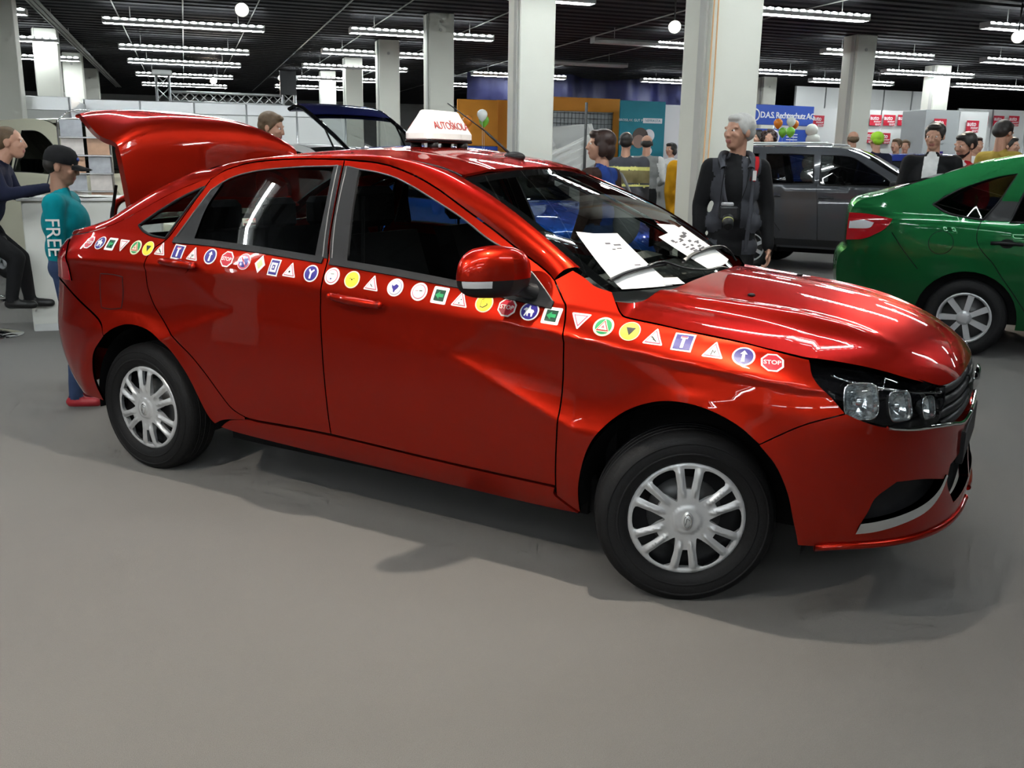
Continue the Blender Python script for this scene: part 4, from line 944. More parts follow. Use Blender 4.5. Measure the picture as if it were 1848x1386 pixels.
gfd = outline([(1.0, 1.435), (1.3, 1.38), (1.6, 1.24), (1.92, 1.04)], [(1.92, 1.04), (1.5, 1.06), (1.07, 1.06)], [(1.07, 1.06), (1.0, 1.435)])
gcar, gsurf = bg_car('green_liftback', 'metallic green five-door liftback parked at the right edge, tail to the left', (6.30049, 6.21248), -48.5, dict(W=.85, top=g_top, belt=[(-1.1, 1.10), (-.3, 1.08), (.3, 1.045), (1.2, 1.03), (2.2, .99), (3.4, .80)], windows=[gq, grd, gfd], arches=[(-.03, .365), (2.45, .365)], paint='green_paint', step=.03,
    screens=[('rear_screen', -.70, -.12), ('windscreen', 1.36, 2.2)], gaps=[[(.004, 1.045), (-.013, .965), (.0, .882), (.05, .81), (.12, .74), (.192, .64), (.30, .5), (.40, .36)], [(.93, 1.04), (.95, .8), (.96, .36)], [(-.62, .93), (-.52, .80), (-.40, .66)], [(.98, 1.04), (.97, 1.44)]], handles=[(.20, .888, .22), (1.14, .875, .22)], handle_mat='black_plastic', trims=[(outline([(.218, 1.408), (.33, 1.425)], [(.33, 1.425), (.255, 1.25), (.195, 1.047)], [(.195, 1.047), (.022, 1.052)], [(.022, 1.052), (.115, 1.20), (.218, 1.408)]), 'dark_grey_trim')], seats=[.35, 1.35], taper=.10))
for lp, lm in ((outline([(-.97, 1.066), (-.80, 1.06), (-.626, 1.033)], [(-.626, 1.033), (-.66, .97), (-.723, .922), (-.834, .868), (-.97, .852)], [(-.97, .852), (-.97, 1.066)]), 'red_lens'), (outline([(-.955, 1.0), (-.85, 1.015), (-.76, 1.0)], [(-.76, 1.0), (-.80, .955), (-.955, .945)], [(-.955, .945), (-.955, 1.0)]), 'clear_lens')):
    for mi in (False, True): panel('tail_lamp' if lm == 'red_lens' else 'tail_lamp_insert', lp, gsurf, lm, gcar, step=.03, off=.008 if lm == 'red_lens' else .012, flange=.012, mirror=mi)
fc = [(-.255 + .088 * math.cos(a), .872 + .088 * math.sin(a)) for a in np.linspace(0, 2 * math.pi, 28, endpoint=False)]
panel('fuel_flap', inset(fc, .002), gsurf, 'green_paint', gcar, step=.03, off=.002, flange=.004); MB().tube(loop3(fc, gsurf, .001), .003, 4, closed=True).build('fuel_flap_gap', 'cabin_black', gcar)
for mi in (False, True):
    sk = [(-.41, .20), (-.41, .245), (-.38, .26)]
# grey estate behind the man with the camera
l_top = [(3.45, .32), (3.48, .60), (3.38, .82), (3.0, .95), (2.3, 1.04), (1.98, 1.08), (1.617, 1.23), (1.333, 1.375), (1.045, 1.535), (.80, 1.635), (.60, 1.658), (.2, 1.665), (-.5, 1.655), (-1.1, 1.63), (-1.24, 1.56), (-1.30, 1.15), (-1.34, .75), (-1.30, .36)]
lr = outline([(-.262, 1.570), (.10, 1.572), (.385, 1.565)], [(.385, 1.565), (.425, 1.19)], [(.425, 1.19), (.1, 1.175), (-.20, 1.170)], [(-.20, 1.170), (-.262, 1.570)])
lf = outline([(.475, 1.560), (.70, 1.555), (.90, 1.525), (1.12, 1.40), (1.36, 1.255), (1.44, 1.17)], [(1.44, 1.17), (1.0, 1.17), (.515, 1.172)], [(.515, 1.172), (.475, 1.560)])
lq = outline([(-1.12, 1.55), (-.7, 1.565), (-.36, 1.57)], [(-.36, 1.57), (-.31, 1.18)], [(-.31, 1.18), (-1.16, 1.20)], [(-1.16, 1.20), (-1.12, 1.55)])
lcar, lsurf = bg_car('grey_estate', 'dark grey estate car with roof rails behind the man with the camera', (8.22452, 11.6553), -48., dict(W=.85, top=l_top, belt=[(-1.4, 1.17), (2.0, 1.15), (3.5, .90)], windows=[lr, lf, lq], arches=[(-.35, .37), (2.45, .37)], paint='grey_paint', floor=.33, roofw=.62, screens=[('windscreen', .95, 1.98)], gaps=[[(.43, 1.62), (.475, 1.17), (.52, .85), (.56, .36)], [(1.50, 1.16), (1.58, .8), (1.60, .36)], [(-.27, 1.6), (-.22, 1.1), (-.1, .75), (.05, .55)]], handles=[(.62, 1.005, .2), (-.08, 1.01, .2)], seats=[-.3, .75], cladding=[[(-.04, .36), (2.1, .36), (2.1, .45), (.0, .45)]]))
for sg in (-1, 1):
    a = [(-1.0, .60 * sg, 1.655), (-.95, .60 * sg, 1.70), (.45, .60 * sg, 1.715), (.6, .60 * sg, 1.67)]; MB().tube(catmull(a, 4), .014, 8).build('roof_rail', 'aluminium', lcar)
    MB().box((1.40, .86 * sg - .09, 1.12), (1.50, .86 * sg + .09, 1.24), bev=.02).build('door_mirror', 'black_plastic', lcar)
# blue hatchback behind the red saloon, tailgate raised
b_top = [(3.10, .30), (3.14, .55), (3.05, .76), (2.7, .90), (2.2, .98), (1.95, 1.02), (1.55, 1.26), (1.25, 1.44), (.95, 1.525), (.5, 1.555), (.0, 1.548), (-.42, 1.52), (-.50, 1.48), (-.62, 1.10), (-.66, .75), (-.62, .32)]
bw = [outline([(-.36, 1.43), (-.10, 1.45)], [(-.10, 1.45), (-.03, 1.06)], [(-.03, 1.06), (-.40, 1.10)], [(-.40, 1.10), (-.36, 1.43)]), outline([(.0, 1.45), (.5, 1.46)], [(.5, 1.46), (.58, 1.04)], [(.58, 1.04), (.05, 1.055)], [(.05, 1.055), (.0, 1.45)]), outline([(.58, 1.46), (.9, 1.44), (1.2, 1.33), (1.5, 1.16), (1.68, 1.02)], [(1.68, 1.02), (.66, 1.035)], [(.66, 1.035), (.58, 1.46)])]
bcar, bsurf = bg_car('blue_hatchback', 'bright blue hatchback with its tailgate up, behind the red saloon', (2.53, 11.22), -64., dict(W=.83, top=b_top, belt=[(-.7, 1.05), (1.8, 1.0), (3.1, .82)], windows=bw, arches=[(.0, .36), (2.45, .36)], paint='blue_paint', screens=[('windscreen', 1.18, 1.98), ('tail_opening', -.63, -.47)], gaps=[[(.60, 1.04), (.62, .8), (.64, .34)], [(1.70, 1.02), (1.76, .8), (1.78, .34)]], handles=[(.82, .90, .2), (.0, .91, .2)], seats=[.1, 1.15], spokes=5, lamps=[(outline([(2.72, .84), (2.95, .80), (3.08, .74)], [(3.08, .74), (3.07, .64)], [(3.07, .64), (2.86, .70)], [(2.86, .70), (2.72, .84)]), 'lamp_silver')]))
tg = bpy.data.objects.new('tailgate', None); COL.objects.link(tg); tg.parent = bcar
TP = [(-.42 - 1.34 * a, 1.545 + 1.36 * b) for a, b in ((0, 0), (.20, .115), (.53, .285), (.68, .355), (.80, .385), (.92, .355))]
def tgrow(p, d): return [(p[0], w * (1 - .10 * (p[0] + 1.34) * 0) * .60, p[1] - d + .02 * (1 - w * w)) for w in np.linspace(-1, 1, 9)]
MB().grid([tgrow(p, 0) for p in TP[2:]], flip=False).grid([tgrow(p, .05) for p in TP[2:]], flip=True).build('tailgate_skin', 'navy_paint', tg)
MB().grid([tgrow(p, .01) for p in TP[:3]]).build('tailgate_glass', 'door_glass', tg)
for sg in (-1, 1):
    MB().tube([(p[0], .59 * sg, p[1] - .02) for p in TP], .03, 8, flat=.8).build('tailgate_frame', 'gloss_black', tg)
    MB().cyl((-.50, .55 * sg, 1.20), (-1.0, .56 * sg, 1.86), .012, 6).build('gas_strut', 'black_plastic', tg)
xe, ze = TP[-1]; MB().tube([(xe, .45, ze - .015), (xe, 0, ze), (xe, -.45, ze - .015)], .03, 6).build('tailgate_grip', 'satin_black', tg)
# white car far behind the tailgate, cream car at the left, navy car and maroon car at the right
w_top = [(3.15, .30), (3.18, .55), (3.05, .80), (2.6, .95), (2.1, 1.05), (1.6, 1.36), (1.25, 1.55), (.8, 1.62), (.2, 1.62), (-.4, 1.60), (-.62, 1.5), (-.72, 1.0), (-.74, .6), (-.70, .32)]
ww = [outline([(-.45, 1.50), (.40, 1.52)], [(.40, 1.52), (.47, 1.08)], [(.47, 1.08), (-.52, 1.10)], [(-.52, 1.10), (-.45, 1.50)]), outline([(.52, 1.52), (.9, 1.51), (1.2, 1.42), (1.5, 1.25), (1.75, 1.06)], [(1.75, 1.06), (.58, 1.08)], [(.58, 1.08), (.52, 1.52)])]
wspec = dict(W=.83, top=w_top, belt=[(-.8, 1.08), (2.0, 1.05), (3.1, .85)], windows=ww, arches=[(.0, .36), (2.45, .36)], paint='white_paint', screens=[('windscreen', 1.2, 2.1)], gaps=[[(.49, 1.08), (.50, .34)]], seats=[.2, 1.2], spokes=5)
bg_car('white_car', 'white car standing beyond the raised blue tailgate', (1.95, 17.9), -60., wspec)
bg_car('cream_car', 'pale cream car with dark window behind the white counter at the left', (-1.42, 12.68), -58., dict(wspec, paint='cream_paint', top=[(x, z if z < .9 else z + .17) for x, z in w_top], windows=[[(x, z + .15) for x, z in p] for p in ww], belt=[(-.8, 1.22), (2.0, 1.2), (3.1, .95)], glass='dark_glass'))
bg_car('navy_car', 'navy blue car seen beyond the man in the black jacket', (12.2, 14.2), -48., dict(wspec, paint='navy_paint'))
bg_car('maroon_car', 'dark red car just showing at the right edge beyond the green one', (10.4, 5.25), 135., dict(wspec, paint='maroon_paint', top=[(x, z if z < .9 else z + .06) for x, z in w_top]))
# ---------------------------------------------------------------- people
mat('skin', (.52, .28, .19), .55, noise=.08, nscale=30, subs=.1); mat('skin_tan', (.40, .21, .14), .55); mat('eye_white', (.75, .73, .70), .2); mat('eye_dark', (.03, .02, .015), .2); mat('lip', (.42, .16, .13), .5)
mat('hair_grey', (.50, .49, .46), .6, noise=.2, nscale=60); mat('hair_brown', (.030, .013, .009), .5, noise=.3, nscale=60); mat('hair_dark', (.018, .014, .012), .5, noise=.3, nscale=60); mat('hair_fair', (.12, .075, .04), .55, noise=.25, nscale=60); mat('cap_lime', (.35, .65, .03), .7)
for nm, c in (('cloth_black', (.010, .010, .011)), ('cloth_char', (.062, .064, .074)), ('cloth_jean', (.03, .05, .11)), ('cloth_teal', (.0, .22, .26)), ('cloth_red', (.42, .012, .018)), ('cloth_yellow', (.42, .30, .06)), ('cloth_mustard', (.52, .25, .008)), ('cloth_grey', (.24, .245, .24)), ('cloth_white', (.72, .72, .70)), ('cloth_brown', (.045, .025, .020)), ('cloth_blue', (.02, .05, .22)), ('cloth_navy', (.012, .015, .035)), ('hi_yellow', (.70, .68, .22)), ('cloth_khaki', (.20, .17, .08))):
    mat(nm, c, .88, spec=.2, noise=.25, nscale=14, bump=.25)
mat('shoe_black', (.01, .01, .01), .4); mat('shoe_red', (.35, .02, .03), .5)
def V3(*a): return np.array(a, float)
class Fig:
    """capsules and ellipsoids that are fused into one continuous surface"""
    def __init__(s): s.p = []
    def cap(s, a, ra, b, rb, tg): s.p.append(('c', np.array(a, float), ra, np.array(b, float), rb, tg)); return s
    def ell(s, c, r, tg, Rm=None): s.p.append(('e', np.array(c, float), np.array(r, float), np.eye(3) if Rm is None else np.array(Rm), 0, tg)); return s
    def dist(s, P):
        D = []
        for k, a, b, c, d, tg in s.p:
            if k == 'c':
                ab = c - a; t = np.clip(((P - a) @ ab) / max(ab @ ab, 1e-9), 0, 1); D.append(np.linalg.norm(P - (a + t[:, None] * ab), axis=1) - (b + (d - b) * t))
            else:
                q = (P - a) @ c; r = np.linalg.norm(q / b, axis=1); D.append((r - 1) * b.min())
        return np.array(D)
    def raw(s):
        mb = MB()
        for k, a, b, c, d, tg in s.p:
            if k == 'c':
                ax = Vector(c - a); n = 12; L = ax.length
                Q = ax.to_track_quat('Z', 'Y').to_matrix().to_4x4() if L > 1e-6 else Matrix.Identity(4); Q.translation = Vector(a)
                pr = [(.0005, -b)] + [(b * math.cos(t), b * math.sin(t)) for t in np.linspace(-math.pi / 3, 0, 3)] + [(d * math.cos(t), L + d * math.sin(t)) for t in np.linspace(0, math.pi / 3, 3)] + [(.0005, L + d)]
                o = len(mb.v); mb.lathe(pr, n, M_=Q)
                kk = len(pr); mb.f += [tuple(o + i * kk for i in range(n - 1, -1, -1)), tuple(o + i * kk + kk - 1 for i in range(n))]; mb.m += [0, 0]; mb.sm += [True, True]
            else:
                Mx = Matrix([list(r) for r in c]).to_4x4(); Mx.translation = Vector(a); mb.ball((0, 0, 0), tuple(b), 16, 12, M_=Mx)
        return mb.mesh('raw', 'skin')
    def fuse(s, voxel, smooth=3):
        me = s.raw(); o = bpy.data.objects.new('raw', me)
        r = o.modifiers.new('r', 'REMESH'); r.mode = 'VOXEL'; r.voxel_size = voxel; r.adaptivity = 0
        if smooth: m = o.modifiers.new('s', 'SMOOTH'); m.iterations = smooth; m.factor = .5
        e = evaluated_mesh(o); bpy.data.objects.remove(o); bpy.data.meshes.remove(me)
        n = len(e.vertices); P = np.zeros(n * 3); e.vertices.foreach_get('co', P); P = P.reshape(-1, 3)
        lt = np.zeros(len(e.polygons), int); ls = np.zeros(len(e.polygons), int); li = np.zeros(len(e.loops), int)
        e.polygons.foreach_get('loop_total', lt); e.polygons.foreach_get('loop_start', ls); e.loops.foreach_get('vertex_index', li); bpy.data.meshes.remove(e)
        F = [tuple(li[a:a + b]) for a, b in zip(ls.tolist(), lt.tolist())]; C = np.add.reduceat(P[li], ls, axis=0) / lt[:, None]
        T = [s.p[i][5] for i in np.argmin(s.dist(C), 0)]
        return P, F, C, T
def rotm(axis, a): return np.array(Matrix.Rotation(a, 3, axis))
def hand(F, w, d, nrm, curl=.5, sgn=1, k=1.):
    """palm and five fingers; w wrist, d pointing direction, nrm back-of-hand normal"""
    d = np.array(d, float); d /= np.linalg.norm(d); nrm = np.array(nrm, float); nrm -= d * (nrm @ d); nrm /= np.linalg.norm(nrm); sd = np.cross(d, nrm) * sgn
    for o in (-.026, -.009, .009, .026): F.cap(w + sd * o * .6 * k, .015 * k, w + d * .078 * k + sd * o * k, .0125 * k, 'skin')
    for o, L, c in ((-.028, .058, 1.1), (-.0095, .072, 1.), (.0095, .078, .95), (.028, .070, .9)):
        p = w + d * .082 * k + sd * o * k; dirv = d; a = curl * c
        for j, f in enumerate((.45, .32, .23)):
            ang = a * (j + .6); dv = d * math.cos(ang) - nrm * math.sin(ang); q = p + dv * L * f * k; F.cap(p, (.0088 - .0006 * j) * k, q, (.0082 - .0007 * j) * k, 'skin'); p = q
    t0 = w + d * .025 * k + sd * .030 * k; t1 = t0 + (d * .6 + sd * .75 - nrm * .3) * .036 * k; t2 = t1 + (d * .85 + sd * .25 - nrm * .45) * .032 * k
    F.cap(t0, .012 * k, t1, .0105 * k, 'skin'); F.cap(t1, .0102 * k, t2, .0085 * k, 'skin')
def head(F, c, R, k=1., beard=None):
    """head about 0.23 m tall; local -y is the face"""
    def E(p, r, tg, Rm=None): F.ell(c + R @ (V3(*p) * k), V3(*r) * k, tg, R if Rm is None else R @ Rm)
    def Cp(a, ra, b, rb, tg): F.cap(c + R @ (V3(*a) * k), ra * k, c + R @ (V3(*b) * k), rb * k, tg)
    E((0, .012, .035), (.076, .094, .082), 'skin'); E((0, -.030, -.015), (.063, .066, .088), 'skin'); E((0, -.042, -.075), (.043, .045, .036), 'skin' if not beard else beard)
    E((0, -.02, -.055), (.056, .06, .045), 'skin' if not beard else beard)
    Cp((0, -.086, .022), .010, (0, -.103, -.018), .0135, 'skin'); E((.012, -.095, -.020), (.009, .011, .008), 'skin'); E((-.012, -.095, -.020), (.009, .011, .008), 'skin')
    Cp((-.05, -.072, .034), .010, (.05, -.072, .034), .010, 'skin'); Cp((-.035, -.078, -.005), .016, (-.045, -.06, -.02), .018, 'skin'); Cp((.035, -.078, -.005), .016, (.045, -.06, -.02), .018, 'skin')
    Cp((-.020, -.088, -.050), .0065, (.020, -.088, -.050), .0065, 'lip'); Cp((-.017, -.086, -.058), .007, (.017, -.086, -.058), .007, 'lip')
    for sx in (-1, 1):
        E((.077 * sx, .012, .0), (.010, .022, .032), 'skin'); E((.031 * sx, -.078, .015), (.0105, .009, .0058), 'eye_white'); E((.031 * sx, -.0840, .015), (.0062, .0055, .0055), 'eye_dark')
def mesh_from(groups, mats):
    V = []; Fc = []; Mi = []; names = list(mats)
    for P, F, C, T in groups:
        o = len(V); V += P.tolist(); Fc += [tuple(o + i for i in f) for f in F]; Mi += [names.index(t) for t in T]
    me = bpy.data.meshes.new('body'); me.from_pydata(V, [], Fc)
    for n in names: me.materials.append(M(mats[n]))
    me.polygons.foreach_set('material_index', Mi); me.polygons.foreach_set('use_smooth', [True] * len(Fc)); me.update(); return me
def person(label, pos, face, H, cloth, arms=None, legs='stand', hairs='hair_dark', hair_style='short', head_turn=0., head_tilt=0., paint=None, build=1., fine=True, lean=0., sit=0., group=None, beard=None, hands=True, voxel=None, loose=1., hem=0.):
    """local frame: -y front, +x the figure's left, z up; face = heading of the front in world degrees (0 = +x)"""
    t = thing('person', label, 'person', (*pos, 0) if len(pos) == 2 else pos, R_(face + 90), group); k = H / 1.76; b = build; voxel = voxel or (.016 if fine else .021); hands = hands and fine
    B = Fig(); Fi = Fig(); T_, P_, S_ = 'top', 'pants', 'shoe'
    Lm = rotm('X', R_(lean))                         # forward lean of the trunk about the hips
    hip = V3(0, 0, .94 - sit)
    def tk(x, y, z): return (hip + Lm @ (V3(x, y, z) - V3(0, 0, .94))) * k
    B.ell(tk(0, .0, .97), V3(.165 * b, .115 * b, .12) * k, P_, Lm)
    B.ell(tk(0, -.005 * b, 1.10), V3(.165 * b, .125 * b, .16) * k, T_, Lm); B.ell(tk(0, .0, 1.27), V3(.185 * b, .125 * b, .17) * k, T_, Lm)
    B.cap(tk(-.15 * b, .01, 1.405), .070 * k, tk(.15 * b, .01, 1.405), .070 * k, T_); B.cap(tk(0, .02, 1.40), .085 * k, tk(0, .015, 1.475), .062 * k, T_)
    A = arms or {}
    if hem: B.cap(tk(-.10 * b, .0, hem), .105 * k * b, tk(.10 * b, .0, hem), .105 * k * b, T_); B.cap(tk(-.11 * b, .0, hem + .16), .10 * k * b, tk(.11 * b, .0, hem + .16), .10 * k * b, T_)
    for sx, nm in ((-1, 'R'), (1, 'L')):
        e, w = A.get(nm, ((.245 * sx, .03, 1.13), (.255 * sx, -.06, .90)))
        s0 = tk(.185 * b * sx, .015, 1.405); e_ = tk(*e); w_ = tk(*w)
        B.cap(s0, .068 * k * b ** .5 * loose, e_, .052 * k * loose, 'sleeve'); B.cap(e_, .050 * k * loose, w_, (.037 + .06 * (loose - 1)) * k, 'sleeve')
        if hands:
            d = (w_ - e_) / np.linalg.norm(w_ - e_); B.cap(w_ - d * .01, .027 * k, w_ + d * .03 * k, .026 * k, 'skin'); n0 = np.array(A.get(nm + 'n', (sx * 1., 0, 0)), float)
            hand(Fi, w_ + d * .02 * k, d + V3(0, 0, -.0), Lm @ n0, A.get(nm + 'c', .45), sx, k)
    if legs == 'stand':
        for sx in (-1, 1):
            h = tk(.09 * sx * b ** .5, 0, .93); kn = V3(.10 * sx, -.015, .50) * k; an = V3(.105 * sx, .02, .09) * k
            B.cap(h, .088 * k * b ** .5, kn, .060 * k, P_); B.cap(kn, .060 * k, an, .046 * k, P_); B.cap(an + V3(0, .03, -.045) * k, .040 * k, an + V3(.01 * sx, -.14, -.052) * k, .034 * k, S_)
    else:
        for sx, (kn, an) in zip((-1, 1), legs):
            h = tk(.09 * sx, 0, .93); kn = np.array(kn) * k; an = np.array(an) * k
            B.cap(h, .090 * k, kn, .066 * k, P_); B.cap(kn, .066 * k, an, .046 * k, P_); B.cap(an + V3(0, .02, -.04) * k, .040 * k, an + V3(0, -.15, -.05) * k, .034 * k, S_)
    HR = rotm('Z', R_(head_turn)) @ rotm('X', R_(head_tilt)); hc = tk(0, -.005, 1.635)
    head(Fi, hc, Lm @ HR if abs(lean) < 20 else HR, k, beard)
    Fi.cap(tk(0, .022, 1.44), .060 * k, hc + (Lm @ HR if abs(lean) < 20 else HR) @ (V3(0, .018, -.045) * k), .050 * k, 'skin')
    mats = {'skin': cloth.get('skin', 'skin'), 'top': cloth['top'], 'sleeve': cloth.get('sleeve', cloth['top']), 'pants': cloth['pants'], 'shoe': cloth.get('shoe', 'shoe_black'), 'lip': 'lip', 'eye_white': 'eye_white', 'eye_dark': 'eye_dark'}
    for i, m in enumerate(cloth.get('extra', ())): mats[m] = m
    if beard: mats[beard] = beard
    g = [B.fuse(voxel, 4)]
    if paint:
        P, F, C, T = g[0]; g[0] = (P, F, C, [paint(c / k, tg) for c, tg in zip(C, T)])
    g.append(Fi.fuse(.0062 * k if fine else .009, 2))
    body = link('body', mesh_from(g, mats), t)
    # hair
    if hair_style:
        Hf = Fig(); Rr = (Lm @ HR) if abs(lean) < 20 else HR
        def E(p, r): Hf.ell(hc + Rr @ (V3(*p) * k), V3(*r) * k, 'h', Rr)
        if hair_style in ('short', 'crop'):
            q = .004 if hair_style == 'crop' else .012
            E((0, .028, .050), (.078 + q, .090 + q, .074 + q)); E((0, .060, .010), (.072 + q * .6, .055 + q, .065)); 
            if hair_style == 'short': E((0, -.030, .095), (.060, .052, .030)); E((.070, .0, .03), (.014, .03, .045)); E((-.070, .0, .03), (.014, .03, .045))
        elif hair_style == 'balding':
            E((0, .065, .005), (.075, .052, .055)); E((.072, .02, .01), (.014, .04, .035)); E((-.072, .02, .01), (.014, .04, .035))
        elif hair_style == 'bob':
            E((0, .025, .045), (.098, .108, .090)); E((0, .065, -.03), (.088, .062, .085)); E((.075, .01, -.02), (.028, .05, .07)); E((-.075, .01, -.02), (.028, .05, .07)); E((0, -.045, .09), (.07, .045, .035))
        elif hair_style == 'curly':
            rnd = random.Random(5)
            E((0, .03, .04), (.10, .105, .09))
            for _ in range(40):
                a = rnd.uniform(0, 6.28); ph = rnd.uniform(-.8, 1.4); p = (.10 * math.cos(ph) * math.cos(a), .03 + .10 * math.cos(ph) * math.sin(a), .03 + .10 * math.sin(ph))
                if p[1] > -.05 or p[2] > .08: E(p, (.03, .03, .03))
        P, F, C, T = Hf.fuse(.008, 1)
        # keep the hair off the face
        loc = ((C - hc) @ Rr) / k
        keep = ~((loc[:, 1] < -.055) & (loc[:, 2] < .062)) & ~((loc[:, 1] < -.02) & (loc[:, 2] < .0))
        F = [f for f, q in zip(F, keep) if q]; me = bpy.data.meshes.new('hair'); me.from_pydata(P.tolist(), [], F); me.materials.append(M(hairs)); me.polygons.foreach_set('use_smooth', [True] * len(F)); me.update(); link('hair', me, t)
    t['_hc'] = [float(v) for v in hc]
    del t['_hc']
    return t, hc, k
def toward_cam(x, y): return math.degrees(math.atan2(-y, -x))
# the man with the camera
def pt_photo(c, tg):
    if tg in ('top',):
        w = .055 + .02 * (1.45 - c[2])
        if c[1] < -.02 and abs(c[0] + .02) < w and c[2] > .95: return 'cloth_black'
    if tg == 'top' and c[2] <= .95 and c[1] < -.02 and abs(c[0] + .02) < .085: return 'pants'
    if tg == 'skin' and c[2] < 1.44 and c[2] > 1.2: return 'cloth_black'
    return tg
px_, py_ = 3.57, 5.74
pm, hc, k = person('grey-haired man in an open charcoal jacket with a camera round his neck', (px_, py_), toward_cam(px_, py_) + 6, 1.77, dict(top='cloth_char', sleeve='cloth_black', pants='cloth_black', extra=('cloth_black',)), hairs='hair_grey', hair_style='short', head_turn=-52, build=.90, loose=1.08, hem=.88, paint=pt_photo, voxel=.012,
    arms={'R': ((-.225, .03, 1.15), (-.225, -.05, .885)), 'L': ((.23, .04, 1.15), (.25, -.02, .885)), 'Rc': .35, 'Lc': .7})
MB().tube(catmull([(-.085, -.03, 1.50), (-.10, -.10, 1.40), (-.085, -.155, 1.25), (-.045, -.165, 1.12)], 5), .013, 6, flat=.35).build('jacket_edge', 'cloth_char', pm)
MB().tube(catmull([(.085, -.02, 1.50), (.105, -.10, 1.42), (.10, -.155, 1.2), (.09, -.16, .98), (.085, -.13, .86)], 5), .015, 6, flat=.35).build('jacket_edge', 'cloth_char', pm)
for sx in (-1, 1): MB().tube(catmull([(.03 * sx, .085, 1.50), (.085 * sx, .05, 1.51), (.105 * sx, -.03, 1.47), (.09 * sx, -.10, 1.41)], 4), .024, 8, flat=.9).build('collar', 'cloth_char', pm)
MB().tube(catmull([(.13, -.02, 1.49), (.125, -.09, 1.43), (.10, -.13, 1.33)], 4), .018, 6, flat=.25).build('red_strap', 'cloth_red', pm)
MB().box((.098, -.152, 1.335), (.122, -.146, 1.40)).build('strap_patch', 'cloth_white', pm)
cmr = thing('photo_camera', 'black and silver camera hanging on the grey-haired man, above his belt', 'camera', (px_, py_, 0), pm.rotation_euler[2])
MB().box((-.115, -.235, 1.075), (.015, -.165, 1.165), bev=.012).build('camera_body', 'satin_black', cmr)
MB().box((-.10, -.225, 1.165), (-.02, -.18, 1.19), bev=.006).build('viewfinder', 'cover_silver', cmr)
MB().lathe([(.036, 0), (.036, .05), (.032, .09), (.026, .092), (.001, .085)], 18, M_=Matrix.Translation((-.055, -.23, 1.09)) @ Matrix.Rotation(R_(128), 4, 'X')).build('lens', 'satin_black', cmr)
MB().lathe([(.0365, .03), (.0375, .034), (.0365, .038)], 18, M_=Matrix.Translation((-.055, -.23, 1.09)) @ Matrix.Rotation(R_(128), 4, 'X')).build('lens_ring', 'hi_yellow', cmr)
MB().tube(catmull([(-.11, -.17, 1.15), (-.10, -.17, 1.30), (-.075, -.08, 1.46)], 5), .008, 5, flat=.4).tube(catmull([(.01, -.17, 1.15), (.06, -.17, 1.30), (.085, -.07, 1.46)], 5), .008, 5, flat=.4).build('neck_strap', 'cloth_black', cmr)
# brown-haired woman
def pt_woman(c, tg):
    if tg == 'top' and abs(c[0] + .03) < .125 and c[2] > .95 and c[1] > 0: return 'cloth_blue'
    return tg
person('short-haired brunette woman in brown cardigan and blue top walking away', (2.98, 6.70), 125, 1.675, dict(top='cloth_brown', pants='cloth_jean', extra=('cloth_blue',)), hairs='hair_brown', hair_style='bob', head_turn=40, paint=pt_woman, build=1.02)
bp_ = thing('shoulder_bag', 'grey crumpled shoulder bag behind the brunette woman', 'bag', (3.22, 6.74, 0), R_(-30)); MB().ball((0, 0, 1.0), (.13, .07, .20), 18, 12).build('bag_body', 'cloth_grey', bp_); MB().tube(catmull([(-.08, 0, 1.15), (-.05, 0, 1.36), (.06, 0, 1.17)], 5), .012, 6).build('bag_strap', 'cloth_grey', bp_)
# man in the dark jacket with yellow bands
def pt_band(c, tg):
    if tg in ('top', 'sleeve'):
        if 1.325 < c[2] < 1.365 or 1.125 < c[2] < 1.16: return 'hi_yellow'
        if 1.165 <= c[2] <= 1.32: return 'cloth_khaki'
    return tg
person('man in a dark jacket with two yellow reflective bands seen from behind', (5.05, 10.6), 60, 1.78, dict(top='cloth_char', pants='cloth_navy', extra=('hi_yellow', 'cloth_khaki')), hairs='hair_dark', hair_style='crop', paint=pt_band, build=1.15, fine=False, loose=1.15, hem=.86)
def pt_vest(c, tg): return tg
person('man in a grey waistcoat with white sleeves seen from behind', (6.28, 12.5), 62, 1.81, dict(top='cloth_grey', sleeve='cloth_white', pants='cloth_black'), hairs='hair_dark', hair_style='balding', build=1.05, fine=False, arms={'R': ((-.26, .0, 1.15), (-.20, -.20, 1.08)), 'L': ((.25, .02, 1.14), (.2, -.18, 1.05))})
person('person in a long mustard coat half hidden by the nearest column', (5.34, 9.50), 40, 1.74, dict(top='cloth_mustard', pants='cloth_mustard', skin='skin'), hairs='hair_fair', hair_style='short', head_turn=30, fine=False, build=1.1, loose=1.15, hem=.72)
person('woman with dark hair waving an arm at the far stand', (8.7, 16.3), 200, 1.78, dict(top='cloth_white', pants='cloth_black'), hairs='hair_dark', hair_style='bob', fine=False)
# behind the boot lid
def pt_red(c, tg):
    if tg == 'top' and c[1] < .02 and abs(c[0]) < .09: return 'cloth_red'
    if tg == 'sleeve' and c[2] > 1.36: return 'cloth_red'
    return tg
person('crop-haired man in a black and red vest bending behind the boot lid', (.72, 8.55), -55, 1.80, dict(top='cloth_black', pants='cloth_jean', sleeve='skin', extra=('cloth_red',)), hairs='hair_fair', hair_style='short', head_turn=28, head_tilt=14, paint=pt_red)
